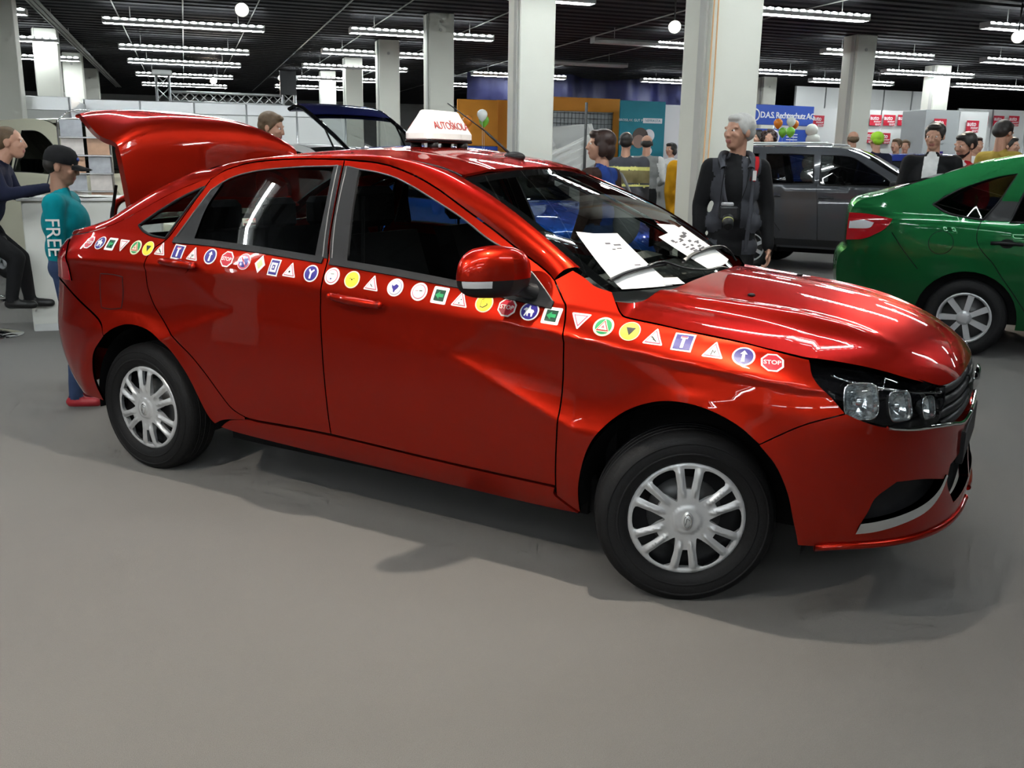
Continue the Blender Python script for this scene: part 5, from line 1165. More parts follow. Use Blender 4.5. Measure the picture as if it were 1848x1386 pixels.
# boy in teal at the back of the red saloon
by, hcb, kb = person('boy in a teal sweatshirt and black cap looking into the open boot', (-.66, 5.90), -6, 1.47, dict(top='cloth_teal', pants='cloth_jean', skin='skin_tan', shoe='shoe_red'), hairs='hair_dark', hair_style='crop', head_tilt=12, build=1.22, arms={'R': ((-.24, .02, 1.13), (-.20, -.16, .98)), 'L': ((.24, .0, 1.13), (.18, -.18, .98))}, voxel=.012)
HCm = Matrix.Translation(tuple(hcb)) @ Matrix.Rotation(R_(12), 4, 'X') @ Matrix.Scale(kb, 4)
cap = MB(); prof = [(.098, .030), (.100, .055), (.094, .090), (.075, .122), (.045, .140), (.001, .146)]
cap.lathe(prof, 28, M_=HCm @ Matrix.Translation((0, .012, 0)) @ Matrix.Diagonal((.93, 1.08, 1, 1))); cp = cap.build('baseball_cap', 'cloth_black', by)
vz = []
for i in range(9):
    a = math.pi * (i / 8); vz.append([HCm @ Vector((.085 * math.cos(a) * (1 - .12 * r), -.075 - .115 * r * math.sin(a) ** .7, .042 - .012 * r - .020 * abs(math.cos(a)) ** 2)) for r in (0, .5, 1)])
MB().grid(vz).grid([[p - Vector((0, 0, .006)) for p in r] for r in vz], flip=True).build('cap_peak', 'cloth_black', by)
mat('cap_badge', (.03, .06, .30), .5)
MB().ball((0, 0, 0), (.028, .008, .014), 12, 8, M_=HCm @ Matrix.Translation((.0, -.092, .075)) @ Matrix.Rotation(R_(-12), 4, 'X')).build('cap_badge', 'cap_badge', by)
me = text_mesh('FREE', .105, .0015, spacing=.95); me.materials.append(M('cloth_white'))
fr_o = link('sleeve_lettering', me, by)
fr_o.matrix_local = Matrix.Translation((-.262, .015, 1.0)) @ Matrix.Rotation(R_(-90), 4, 'Z') @ Matrix.Rotation(R_(90), 4, 'X') @ Matrix.Rotation(R_(-90), 4, 'Z') @ Matrix.Rotation(R_(6), 4, 'X')
# man in the dark suit on a stool at the counter
st, _, _ = person('man in a dark suit seated on a bar stool, writing at the white counter', (-1.57, 8.40), -4, 1.80, dict(top='cloth_navy', pants='cloth_black'), hairs='hair_fair', hair_style='crop', sit=.10, lean=24, legs=[((-.12, -.27, .62), (-.10, -.20, .30)), ((.10, -.25, .60), (.12, -.28, .28))], arms={'R': ((-.25, -.13, 1.28), (-.14, -.36, 1.44)), 'L': ((.22, -.12, 1.26), (.12, -.34, 1.42)), 'Rn': (0, 0, 1), 'Ln': (0, 0, 1), 'Rc': .8}, voxel=.013)
MB().tube(catmull([(-.07, -.10, 1.46), (0, -.135, 1.42), (.07, -.10, 1.46)], 4), .014, 6).build('shirt_collar', 'cloth_white', st)
so = thing('bar_stool', 'chrome bar stool under the man in the suit', 'stool', (-1.56, 8.40, 0))
MB().lathe([(.001, .79), (.17, .79), (.18, .76), (.17, .72), (.001, .71)], 24).build('seat', 'satin_black', so); MB().cyl((0, 0, .02), (0, 0, .72), .03, 12).build('post', 'chrome', so); MB().lathe([(.001, .05), (.08, .045), (.23, .012), (.235, 0), (.001, 0)], 28).build('base', 'chrome', so)
MB().tube([(.16 * math.cos(a), .16 * math.sin(a) - .05, .30) for a in np.linspace(0, 6.28, 20, endpoint=False)], .011, 6, closed=True).build('foot_ring', 'chrome', so)
# visitors beyond the grey and green cars
def pt_bj(c, tg):
    if tg == 'top' and c[1] < -.03 and abs(c[0]) < .06: return 'cloth_white'
    if tg == 'skin' and 1.2 < c[2] < 1.43: return 'cloth_white'
    return tg
person('young man in an open black jacket over a printed white shirt', (6.80, 7.47), toward_cam(6.55, 7.2) - 5, 1.845, dict(top='cloth_black', pants='cloth_jean', extra=('cloth_white',)), hairs='hair_dark', hair_style='short', head_turn=-8, head_tilt=10, paint=pt_bj, loose=1.15, voxel=.012)
person('bearded young man in a red jacket beside the one in black', (7.27, 7.56), toward_cam(6.86, 7.14) - 32, 1.765, dict(top='cloth_red', pants='cloth_jean', extra=('cloth_white',)), hairs='hair_dark', hair_style='short', head_turn=-14, head_tilt=14, paint=pt_bj, beard='hair_dark')
person('man in a yellow jacket turned to the right, behind the red-jacketed man', (8.45, 8.27), 10, 1.93, dict(top='cloth_yellow', pants='cloth_jean'), hairs='hair_dark', hair_style='short', head_tilt=16, fine=False)
person('balding man in a dark suit seen from behind, beyond the grey estate', (10.6, 13.5), 70, 1.985, dict(top='cloth_black', pants='cloth_black'), hairs='hair_fair', hair_style='balding', fine=False)
person('man in a lime green cap and dark coat beyond the grey estate', (10.3, 12.55), 80, 1.94, dict(top='cloth_navy', pants='cloth_black'), hairs='cap_lime', hair_style='short', fine=False)  # the hair mesh, coloured lime, stands in for his cap
person('dark-haired man standing just right of the man with the camera, far back', (9.2, 14.2), 190, 1.98, dict(top='cloth_brown', pants='cloth_black'), hairs='hair_dark', hair_style='short', fine=False)
person('curly-haired woman far back above the grey estate roof', (8.86, 13.34), 240, 1.94, dict(top='cloth_brown', pants='cloth_black'), hairs='hair_brown', hair_style='curly', fine=False)
for i, (x, y, h, c, hs, lab) in enumerate(((13.5, 15.85, 1.95, 'cloth_grey', 'hair_fair', 'fair-haired visitor, left of two small heads before the red signs'), (14.2, 16.4, 1.95, 'cloth_white', 'hair_fair', 'visitor with pale top, right of two small heads before the red signs'), (11.5, 11.74, 1.88, 'cloth_white', 'hair_brown', 'visitor between the red-jacketed and yellow-jacketed men'), (11.0, 10.6, 1.85, 'cloth_grey', 'hair_dark', 'visitor at the far right beside the grey column'))):
    person(lab, (x, y), 200 + 30 * i, h, dict(top=c, pants='cloth_black'), hairs=hs, hair_style='short', fine=False, hands=False, voxel=.024)
# ---------------------------------------------------------------- stickers, roof sign, papers
for nm, c in (('st_white', (.82, .82, .78)), ('st_cream', (.80, .76, .52)), ('st_red', (.50, .012, .03)), ('st_blue', (.035, .025, .22)), ('st_yellow', (.80, .70, .05)), ('st_black', (.012, .012, .012)), ('st_green', (.02, .30, .10)), ('st_dkgreen', (.01, .05, .03)), ('st_pink', (.62, .12, .18)), ('st_lime', (.55, .62, .30))): mat(nm, c, .35, coat=.3)
STM = ['st_white', 'st_cream', 'st_red', 'st_blue', 'st_yellow', 'st_black', 'st_green', 'st_dkgreen', 'st_pink', 'st_lime']
def circ(r, n=28, c=(0, 0)): return [(c[0] + r * math.cos(2 * math.pi * i / n), c[1] + r * math.sin(2 * math.pi * i / n)) for i in range(n)]
def ngon(r, n, a0): return [(r * math.cos(a0 + 2 * math.pi * i / n), r * math.sin(a0 + 2 * math.pi * i / n)) for i in range(n)]
def rpoly(p, r=.10):
    out = []; n = len(p)
    for i in range(n):
        a, b, c = np.array(p[i - 1]), np.array(p[i]), np.array(p[(i + 1) % n]); u = (a - b) / np.linalg.norm(a - b); v = (c - b) / np.linalg.norm(c - b)
        q0, q1 = b + u * r, b + v * r
        for t in np.linspace(0, 1, 5): out.append(tuple((1 - t) ** 2 * q0 + 2 * t * (1 - t) * b + t * t * q1))
    return out
def sq(w, h=None): h = h or w; return [(-w, -h), (w, -h), (w, h), (-w, h)]
def sc(p, k, d=(0, 0)): return [(x * k + d[0], y * k + d[1]) for x, y in p]
tri_u = [(0, 1.05), (-1.0, -.72), (1.0, -.72)]; tri_d = [(-1.0, .8), (0, -.98), (1.0, .8)]
arrow_l = [(-.5, 0), (-.02, .42), (-.02, .18), (.45, .18), (.45, -.18), (-.02, -.18), (-.02, -.42)]
arrow_u = [(0, .62), (-.32, .22), (-.12, .22), (-.16, -.6), (.16, -.6), (.12, .22), (.32, .22)]
t_sign = [(-.32, .62), (.32, .62), (.32, .36), (.14, .36), (.14, -.62), (-.14, -.62), (-.14, .36), (-.32, .36)]
rider = [(-.50, -.55), (-.36, -.12), (-.46, .10), (-.60, .02), (-.62, .16), (-.42, .36), (-.18, .32), (-.16, .52), (-.08, .62), (.04, .56), (.02, .40), (.12, .22), (.40, .18), (.54, -.02), (.44, -.10), (.42, -.55), (.28, -.55), (.20, -.20), (-.06, -.20), (-.02, -.55), (-.16, -.50), (-.24, -.16), (-.34, -.55)]
zig = [(-.22, -.34), (-.10, -.34), (-.04, .10), (.16, -.18), (.26, .22), (.14, .22), (.10, .02), (-.12, .32)]
zig2 = [(-.30, .10), (-.10, .0), (-.06, -.14), (.12, -.22), (.30, -.36), (.34, -.26), (.14, -.08), (.02, .04), (-.10, .16), (-.26, .24)]
yarm = [(-.12, -.6), (.12, -.6), (.12, .05), (.42, .38), (.28, .52), (0, .24), (-.28, .52), (-.42, .38), (-.12, .05)]
blob = [(-.45, .28), (-.2, .12), (.1, .38), (.45, .22), (.36, -.05), (.12, -.30), (.06, -.55), (-.06, -.55), (-.16, -.26), (-.36, -.04)]
muscle = [(-.35, -.45), (.0, -.5), (.45, -.15), (.35, .05), (.1, -.05), (-.12, -.2), (-.1, .45), (-.35, .35)]
def layers(kind):
    W, C, Rd, B, Y, K, G, D, Pk, Lm_ = range(10); L = []
    if kind == 'stop': L = [(ngon(1.05, 8, math.pi / 8), W), (ngon(.88, 8, math.pi / 8), Rd), ('STOP', W)]
    elif kind == 'rider': L = [(circ(1.), W), (circ(.86), B), (rider, W)]
    elif kind == 'arrow': L = [(rpoly(sq(.92), .16), W), (sq(.60), D), (sc(arrow_l, 1.02), G)]
    elif kind == 'yield': L = [(rpoly(tri_d, .2), W), (sc(tri_d, .72, (0, .03)), Pk), (sc(tri_d, .54, (0, .06)), W)]
    elif kind == 'gtri': L = [(circ(1.), C), (circ(.80), G), (sc(tri_u, .74, (0, -.02)), C), (sc(tri_u, .62, (0, -.02)), Rd), (sc(tri_u, .46, (0, -.03)), C), (sc(tri_u, .18, (0, -.06)), Pk)]
    elif kind == 'ytri': L = [(circ(1.), C), (circ(.92), Y), (sc(tri_d, .46, (.04, 0)), K)]
    elif kind in ('warn_n', 'warn_z', 'warn_l', 'warn_f', 'warn_d'):
        L = [(rpoly(tri_u, .22), W), (sc(tri_u, .78, (0, -.03)), Pk), (sc(tri_u, .62, (0, -.05)), W)]
        if kind == 'warn_n': L.append((sc(zig, .9, (0, -.18)), K))
        elif kind == 'warn_z': L.append((sc(zig2, .95, (0, -.12)), K))
        elif kind == 'warn_l': L.append((circ(.13, 12, (0, -.12)), K))
        elif kind == 'warn_f': L.append((sc(zig2, .6, (0, -.15)), K))
        else: L += [(circ(.07, 10, (.12, .05)), K), (circ(.07, 10, (-.02, -.35)), K)]
    elif kind == 'tee': L = [(sq(.95), W), (sq(.78), B), (t_sign, W), ([(-.28, .60), (.28, .60), (.28, .46), (-.28, .46)], Pk)]
    elif kind == 'ahead': L = [(circ(1.), W), (circ(.84), B), (arrow_u, W)]
    elif kind == 'nopark': L = [(circ(1.), W), (circ(.92), Pk), (circ(.70), B), ([(-.56, .44), (-.44, .56), (.56, -.44), (.44, -.56)], Rd)]
    elif kind == 'prio': L = [([(0, 1.1), (-.8, 0), (0, -1.1), (.8, 0)], W), ([(0, .62), (-.46, 0), (0, -.62), (.46, 0)], Lm_)]
    elif kind == 'bsq': L = [(sq(.75, 1.), W), (sq(.60, .85), B), (sq(.46, .55), W), (sq(.22, .30), B), (sq(.08, .14), W)]
    elif kind == 'yfork': L = [(circ(1.), W), (circ(.85), B), (yarm, W)]
    elif kind in ('ring', 'ring2'):
        L = [(circ(1.), W), (circ(.80), Pk), (circ(.71), W)]
        L += [([(-.25, .2), (.25, .24), (.25, .30), (-.25, .26)], K), (circ(.10, 8, (0, -.32)), B)] if kind == 'ring' else [([(-.45, .02), (-.08, .05), (-.08, .10), (-.45, .07)], Rd), ([(.06, .05), (.42, .08), (.42, .18), (.06, .15)], K)]
    elif kind == 'yface': L = [(circ(1.), C), (circ(.86), Y), (circ(.06, 8, (-.25, .1)), K), (circ(.10, 8, (.02, 0)), K), (circ(.06, 8, (.28, .12)), K)]
    elif kind == 'blob': L = [(circ(1.), W), (circ(.80), B), (circ(.76), W), (blob, B)]
    elif kind == 'muscle': L = [(circ(1.), C), (circ(.86), Y), (muscle, K), (sc(muscle, .86, (-.005, -.01)), Y)]
    return L
def sticker(kind, u, z, ang, size, label):
    mb = MB(); lv = 0; ca, sa = math.cos(ang), math.sin(ang)
    h = 2e-3; P0 = side(np.array([u]), np.array([z]))[0]
    Ju = ((side(np.array([u + h]), np.array([z])) - side(np.array([u - h]), np.array([z])))[0]) / (2 * h); Jz = ((side(np.array([u]), np.array([z + h])) - side(np.array([u]), np.array([z - h])))[0]) / (2 * h)
    n0 = np.cross(Ju, Jz); n0 /= np.linalg.norm(n0); e1 = Ju / np.linalg.norm(Ju); e2 = np.cross(n0, e1); Jp = np.linalg.pinv(np.stack([Ju, Jz], 1))
    def place(P2, off):
        a = np.array(P2) * size; a = a * np.array([1, 1 + .18 * float(sstep(2.1, 2.5, u))]); a = np.stack([a[:, 0] * ca - a[:, 1] * sa, a[:, 0] * sa + a[:, 1] * ca], 1)
        uv = np.array([u, z]) + (a[:, :1] * e1 + a[:, 1:] * e2) @ Jp.T
        return side(uv[:, 0], uv[:, 1]) + surf_normals(side, uv, 1) * off
    for shp, m in layers(kind):
        off = .0012 + .0009 * lv; lv += 1
        if isinstance(shp, str):
            me = text_mesh(shp, .62, 0., bold=.012); n = len(me.vertices); co = np.zeros(n * 3); me.vertices.foreach_get('co', co); co = co.reshape(-1, 3)
            P = place(co[:, :2], off); mb.add(P, [tuple(p.vertices) for p in me.polygons], m); bpy.data.meshes.remove(me)
        else:
            V, T, bd = tri_poly(shp, (), .35, .45); P = place(V, off)
            a, b, c = P[T[:, 0]], P[T[:, 1]], P[T[:, 2]]; f = np.cross(b - a, c - a)[:, 1] > 0
            mb.add(P, np.where(f[:, None], T[:, ::-1], T).tolist(), m)
    mb.build('road_sign_sticker', STM, red_car, label=label)
ST = [(-.279, 1.043), (-.189, 1.046), (-.108, 1.046), (-.022, 1.046), (.073, 1.042), (.156, 1.043), (.24, 1.043), (.352, 1.040), (.447, 1.035), (.55, 1.034), (.649, 1.029), (.746, 1.025), (.835, 1.021), (.913, 1.013), (1.0, 1.006), (1.107, 1.003), (1.212, 1.0), (1.31, .994), (1.407, .985), (1.514, .98), (1.622, .973), (1.713, .967), (1.803, .958), (1.901, .955), (1.994, .948), (2.082, .942), (2.166, .934), (2.269, .926), (2.357, .914), (2.449, .907), (2.536, .895), (2.632, .889), (2.736, .874), (2.83, .866), (2.917, .855)]
SK = 'stop rider arrow yield gtri ytri warn_z tee warn_n ahead stop nopark prio bsq warn_l yfork ring yface warn_f blob ring2 arrow warn_d muscle stop rider arrow yield gtri ytri warn_z tee warn_n ahead stop'.split()
SN = dict(stop='red STOP octagon', rider='blue disc with white horse rider', arrow='green arrow on black square', yield_='give-way triangle', gtri='green disc with triangle', ytri='yellow disc with black triangle', warn_z='warning triangle with zigzag', tee='blue dead-end square', warn_n='warning triangle with bend mark', ahead='blue disc with white arrow', nopark='blue no-parking disc with red ring', prio='white priority diamond', bsq='blue and white framed square', warn_l='warning triangle with black dot', yfork='blue disc with forked arrow', ring='white disc with thin red ring', yface='yellow disc with three dots', warn_f='warning triangle with small figure', blob='white disc with blue shape', ring2='white disc with two dashes', warn_d='warning triangle with two dots', muscle='yellow disc with bent arm outline')
for (u, z), kd in zip(ST, SK): sticker(kd, u, z, -.065 if u > .3 else -.02, .0355, SN.get(kd, SN.get(kd + '_', '')) + ' sticker')
# roof sign
RS = CM @ Matrix.Translation((1.15, 0, float(roof(np.array([1.15]), np.array([0.]))[0][2])))
rsg = thing('roof_sign', 'white driving-school roof sign lettered AUTOŠKOLA on the red saloon', 'sign', RS.translation, CAR_A)
mat('sign_white', (.88, .86, .84), .35); mat('sign_red', (.45, .03, .02), .4)
mb = MB(); rows = []
for h, ax_, ay in ((.028, .105, .30), (.034, .112, .308), (.062, .112, .308), (.070, .106, .300), (.150, .052, .232), (.172, .040, .215), (.178, .028, .20)):
    ax_ *= .68; ay *= .60; h = .028 + (h - .028) * .86
    rows.append([(ax_ * math.copysign(abs(math.cos(a)) ** .35, math.cos(a)), ay * math.copysign(abs(math.sin(a)) ** .35, math.sin(a)), h) for a in np.linspace(0, 2 * math.pi, 40, endpoint=False)])
mb.grid([r + r[:1] for r in rows], smooth=False); mb.add(rows[-1], [tuple(range(40))]); mb.build('sign_body', 'sign_white', rsg)
MB().box((-.068, -.177, .016), (.068, .177, .030), bev=.006).build('sign_base', 'black_plastic', rsg)
for x in (-.045, .045):
    for y in (-.12, .12): MB().cyl((x, y, -.012), (x, y, .018), .025, 14).build('magnet_foot', 'black_plastic', rsg)
for sx in (1, -1):
    me = text_mesh('AUTOŠKOLA', .051, .0006, spacing=.90); me.materials.append(M('sign_red')); o = link('lettering', me, rsg)
    nx = Vector((.0688, 0, .0367)).normalized()      # face normal
    Mx = Matrix.Identity(3); xa = Vector((0, 1, 0)); zb_ = nx; yb_ = zb_.cross(xa); m3 = Matrix((xa, yb_, zb_)).transposed()
    T = m3.to_4x4(); T.translation = Vector((.0580, .006, .0890)) + nx * .003; o.matrix_local = (Matrix.Rotation(math.pi, 4, 'Z') if sx < 0 else Matrix.Identity(4)) @ T
# sheets of paper under the wipers (they lie on the windscreen)
def sheet(name, label, quad, off, print_=None, curl=0.):
    a, b, c, d = [np.array(q, float) for q in quad]; n = 10
    def S(p, q, o):
        st_ = a * (1 - p) * (1 - q) + b * p * (1 - q) + c * p * q + d * (1 - p) * q; uv = st_[None]
        return tuple(wshield(uv[:, 0], uv[:, 1])[0] + surf_normals(wshield, uv, 1)[0] * (o + curl * q ** 3))
    t = thing(name, label, 'paper', CM.translation, CAR_A)
    G = [[S(p, q, off) for q in np.linspace(0, 1, n)] for p in np.linspace(0, 1, n)]; G2 = [[S(p, q, off - .0006) for q in np.linspace(0, 1, n)] for p in np.linspace(0, 1, n)]
    MB().grid(G).grid(G2, flip=True).build('sheet', 'paper', t)
    if print_:
        rnd = random.Random(print_[0]); mb = MB()
        for (p0, q0, p1, q1) in print_[1]:
            mb.add([S(p0, q0, off + .0008), S(p1, q0, off + .0008), S(p1, q1, off + .0008), S(p0, q1, off + .0008)], [(0, 1, 2, 3)])
        mb.build('print', 'ink', t)
    return t
sheet('paper_sheet', 'white leaflet under the near wiper, blank lower half', [(-.93, .005), (-.55, -.005), (-.50, .345), (-.81, .37)], .004, (1, [(.45, .80, .58, .83), (.62, .77, .80, .80), (.50, .70, .58, .72), (.62, .71, .74, .73), (.66, .40, .80, .42)]), .01)
sheet('paper_sheet', 'second white leaflet peeping out behind the near one', [(-.90, .02), (-.60, .01), (-.53, .35), (-.765, .405)], .0015)
sheet('paper_sheet', 'white strip of paper at the foot of the near leaflet', [(-.62, .0), (-.44, -.01), (-.43, .035), (-.56, .045)], .008)
pr_ = []
rnd = random.Random(3)
for _ in range(26): p = rnd.uniform(.1, .75); q = rnd.uniform(.42, .85); pr_.append((p, q, p + rnd.uniform(.05, .16), q + rnd.uniform(.02, .06)))
sheet('paper_sheet', 'white leaflet with grey car picture under the far wiper', [(.06, .035), (.66, .04), (.44, .33), (-.13, .285)], .004, (3, pr_), .01)
sheet('paper_sheet', 'white leaflet peeping out above the printed one', [(.10, .20), (.50, .20), (.42, .36), (.15, .39)], .0018)
# ---------------------------------------------------------------- stands and furniture round the hall
mat('stand_orange', (.62, .24, .015), .6); mat('stand_teal', (.012, .22, .28), .6, noise=.15, nscale=1.5); mat('stand_blue', (.025, .08, .42), .5); mat('tarp_blue', (.004, .006, .050), .55, noise=.3, nscale=2, bump=.4); mat('sign_print_white', (.85, .85, .85), .5)
mat('mag_red', (.55, .015, .04), .5); mat('glow_white', (.9, .9, .88), .5); mat('counter_white', (.74, .74, .68), .5); mat('portrait_hair', (.12, .10, .085), .8); mat('portrait_skin', (.35, .24, .19), .8); mat('pink_panel', (.55, .38, .38), .6); mat('mesh_grey', (.40, .42, .42), .6); mat('stand_green', (.04, .22, .05), .6)
for nm, c in (('balloon_white', (.80, .82, .76)), ('balloon_orange', (.75, .22, .02)), ('balloon_green', (.22, .62, .06))): mat(nm, c, .25, coat=.5)
# white counter with papers
ct = thing('counter', 'plain white counter at the left, man in a suit writing on it', 'counter', (-1.27, 8.5, 0))
MB().box((0, 0, .0), (1.05, .55, 1.06), bev=.006).build('counter_body', 'counter_white', ct); MB().box((-.03, -.03, 1.06), (1.08, .58, 1.085), bev=.006).build('counter_top', 'panel_white', ct); MB().box((.01, -.004, 0), (1.04, .0, .06)).build('plinth', 'panel_white', ct)
for i, (x, y, a, lab) in enumerate(((.16, .12, .1, 'sheet of paper under the writing hand on the counter'), (.34, .16, -.3, 'loose sheet of paper beside the writing hand'), (.52, .12, .35, 'sheet of paper at the boy\'s end of the counter'))):
    o = MB().box((-.105, -.148, 0), (.105, .148, .004)).build('paper_sheet', 'paper', None, Matrix.Translation((-1.27 + x, 8.5 + y, 1.086 + .0045 * i)) @ rz(a)); tag(o, lab, 'paper', 'papers on the counter')
pen = MB().cyl((-1.07, 8.50, 1.17), (-1.03, 8.52, 1.31), .005, 8).build('pen', 'steel_dark'); tag(pen, 'dark pen held in the writing hand', 'pen')
# brochure rack
rk = thing('brochure_rack', 'chrome wire rack of brochures between the boy and the boot lid', 'rack', (-.86, 9.75, 0), R_(8))
for sx in (-.22, .22): MB().tube([(sx, .0, 0), (sx, .18, 1.72)], .011, 8).tube([(sx, .36, 0), (sx, .18, 1.72)], .011, 8).build('rack_side', 'chrome', rk)
MB().tube(catmull([(-.22, .18, 1.72), (-.1, .18, 1.82), (.1, .18, 1.82), (.22, .18, 1.72)], 4), .008, 6).build('rack_top', 'chrome', rk)
bm = [mat('brochure_a', (.55, .50, .46), .4, noise=.5, nscale=9), mat('brochure_b', (.45, .26, .16), .4, noise=.5, nscale=9), mat('brochure_c', (.35, .36, .38), .4, noise=.6, nscale=8)]
for k in range(8):
    z = .42 + .165 * k; y = .0 + .105 * z
    MB().box((-.22, y - .05, z), (.22, y + .02, z + .012)).build('rack_shelf', 'aluminium', rk)
    for j, x in enumerate((-.11, .11)):
        o = MB().box((-.095, -.006, 0), (.095, .006, .155)).build('brochure', bm[(k * 2 + j) % 3], None, Matrix.Translation((-.86, 9.75, 0)) @ rz(R_(8)) @ Matrix.Translation((x, y - .04, z + .013)) @ Matrix.Rotation(R_(-14), 4, 'X')); tag(o, f'brochure with car picture on the wire rack, {ORD[k]} shelf from the bottom, {"left" if j == 0 else "right"} pocket', 'brochure', 'brochures in the wire rack')
# white stand wall at the left with aluminium posts and fascia
def stand_wall(label, x0, y0, x1, y1, h, n, fascia=.22, m='panel_white'):
    t = thing('stand_wall', label, 'partition', (x0, y0, 0), math.atan2(y1 - y0, x1 - x0)); L = math.hypot(x1 - x0, y1 - y0)
    for i in range(n):
        a, b = L * i / n, L * (i + 1) / n; MB().box((a + .02, -.004, .02), (b - .02, .004, h - fascia)).build('wall_panel', m, t)
        if fascia: MB().box((a + .01, -.025, h - fascia), (b - .01, .025, h), bev=.008).build('fascia_rail', 'aluminium', t)
    for i in range(n + 1): MB().cyl((L * i / n, 0, 0), (L * i / n, 0, h), .022, 8).build('post', 'aluminium', t)
    return t
stand_wall('white stand wall with grey fascia behind the cream car', -3.9, 17.6, -1.75, 17.6, 2.32, 2); stand_wall('short return of the white stand wall beside the brochure rack', -1.75, 17.6, -1.75, 20.2, 2.32, 2); stand_wall('long white stand wall below the truss', -1.75, 20.2, 3.2, 20.2, 2.42, 5)
# lighting truss
ts = thing('truss', 'aluminium lattice truss on two towers above the white stand wall', 'truss', (-.35, 22.2, 0))
def lattice(a, b, w, n, nm, z0=None):
    a = Vector(a); b = Vector(b); d = (b - a); L = d.length; d.normalize(); u = Vector((0, 1, 0)); v = d.cross(u)
    mb = MB(); cs = [u * w + v * w, u * w - v * w, -u * w - v * w, -u * w + v * w]
    for c in cs: mb.cyl(a + c, b + c, .024, 8)
    for i in range(n):
        p, q = a + d * (L * i / n), a + d * (L * (i + 1) / n)
        for k in range(4): c0, c1 = cs[k], cs[(k + 1) % 4]; mb.cyl(p + (c0 if i % 2 else c1), q + (c1 if i % 2 else c0), .012, 5)
    mb.build(nm, 'aluminium', ts)
lattice((0, 0, 0), (0, 0, 3.05), .13, 12, 'tower'); lattice((2.62, 0, 0), (2.62, 0, 3.05), .13, 12, 'tower'); lattice((.14, 0, 2.62), (2.48, 0, 2.62), .10, 12, 'cross_beam')
for x in (0, 2.62): MB().box((x - .2, -.2, 3.05), (x + .2, .2, 3.15), bev=.02).build('tower_head', 'panel_white', ts)
o = MB().box((-.05, 0, 0), (.30, .06, .5)).build('loudspeaker', 'satin_black', None, Matrix.Translation((2.12, 21.98, 2.73))); tag(o, 'small dark loudspeaker on the truss tower above the blue tailgate', 'loudspeaker')
# orange, teal and mesh stands with a blue tarpaulin
def board(name, label, x0, x1, y, z0, z1, m, cat='board', t=.06): o = MB().box((x0, y, z0), (x1, y + t, z1), bev=.01).build(name, m); tag(o, label, cat); return o
board('stand_board', 'orange stand board left of the second column, balloons before it', 6.66, 7.75, 24, 1.75, 2.9, 'stand_orange'); board('stand_board', 'darker orange stand board next to the blue tarpaulin', 7.78, 8.45, 24.2, .0, 2.92, 'stand_orange'); board('stand_board', 'dull blue board under the orange one', 6.66, 7.75, 24, 0, 1.74, 'stand_blue')
fr = thing('framed_mesh', 'orange frame filled with grey wire mesh panels, behind the white truck', 'stand', (8.5, 22.6, 0))
MB().box((0, 0, 2.62), (2.05, .08, 2.95)).build('frame_top', 'stand_orange', fr); MB().box((1.88, 0, 0), (2.05, .08, 2.62)).build('frame_post', 'stand_orange', fr); MB().box((0, 0, 0), (.12, .08, 2.62)).build('frame_post', 'stand_orange', fr)
MB().box((.12, .05, 0), (1.88, .07, 2.62)).build('mesh_panel', 'mesh_grey', fr)
gm = MB()
for i in range(18): gm.cyl((.15 + .1 * i, .03, 1.4), (.15 + .1 * i, .03, 2.6), .006, 4)
for i in range(10): gm.cyl((.12, .03, 1.45 + .125 * i), (1.88, .03, 1.45 + .125 * i), .006, 4)
gmo = gm.build('wire_mesh', 'steel_dark', fr); gmo['kind'] = 'stuff'
bn = thing('teal_banner', 'teal banner with a grey-haired portrait and white discs, above the striped-jacket man', 'banner', (10.1, 21.6, 0))
MB().box((0, 0, 0), (1.22, .05, 2.86)).build('banner_board', 'stand_teal', bn)
MB().box((.62, -.012, 2.34), (1.14, 0, 2.46)).build('caption_box', 'sign_print_white', bn)
for txt, x, w, m in (('BROSILAK GUT MIR', .33, .085, 'sign_print_white'), ('NEFRIKSTA', .88, .085, 'stand_teal')):
    me = text_mesh(txt, w, .001); me.materials.append(M(m)); o = link('lettering', me, bn); o.matrix_local = Matrix.Translation((x, -.014, 2.40)) @ Matrix.Rotation(R_(90), 4, 'X')
for x, z, r in ((.80, 2.05, .15), (.80, 1.68, .10), (.82, 1.45, .12)): MB().cyl((x, -.006, z), (x, 0, z), r, 24).build('white_disc', 'sign_print_white', bn)
mb = MB(); mb.cyl((.56, -.016, 2.02), (.56, 0, 2.02), .21, 24); mb.build('portrait_hair', 'portrait_hair', bn); MB().cyl((.52, -.02, 1.90), (.52, 0, 1.90), .16, 24).build('portrait_face', 'portrait_skin', bn)
board('stand_board', 'plain pale grey board right of the teal banner', 11.34, 11.78, 21.65, 0, 2.8, 'panel_white'); board('stand_board', 'teal and green board seen left of the nearest column', 11.8, 12.9, 21.7, 1.5, 2.78, 'stand_teal'); board('stand_board', 'green strip below the teal board', 11.8, 12.9, 21.66, 1.2, 1.49, 'stand_green')
G = [[(x, 26.2 + .18 * math.sin(3.1 * x + z) + .1 * math.sin(7 * x), z + .05 * math.sin(2 * x)) for z in np.linspace(2.85, 3.75, 8)] for x in np.linspace(7.6, 15.5, 60)]
tp = MB().grid(G).build('tarpaulin', 'tarp_blue'); tag(tp, 'dark blue tarpaulin hung under the ceiling behind the orange stand', 'tarpaulin')
dk = board('dark_container', 'black slatted container behind the white truck', 7.9, 9.6, 21.5, 0, 1.95, 'steel_dark', 'container', .5)
dsk = thing('dark_counter', 'black counter behind the man in the grey waistcoat', 'counter', (8.9, 17.6, 0)); MB().box((0, 0, 0), (2.0, .6, 1.16), bev=.01).build('counter_body', 'satin_black', dsk); MB().box((-.03, -.03, 1.16), (2.03, .63, 1.19), bev=.006).build('counter_top', 'panel_white', dsk)
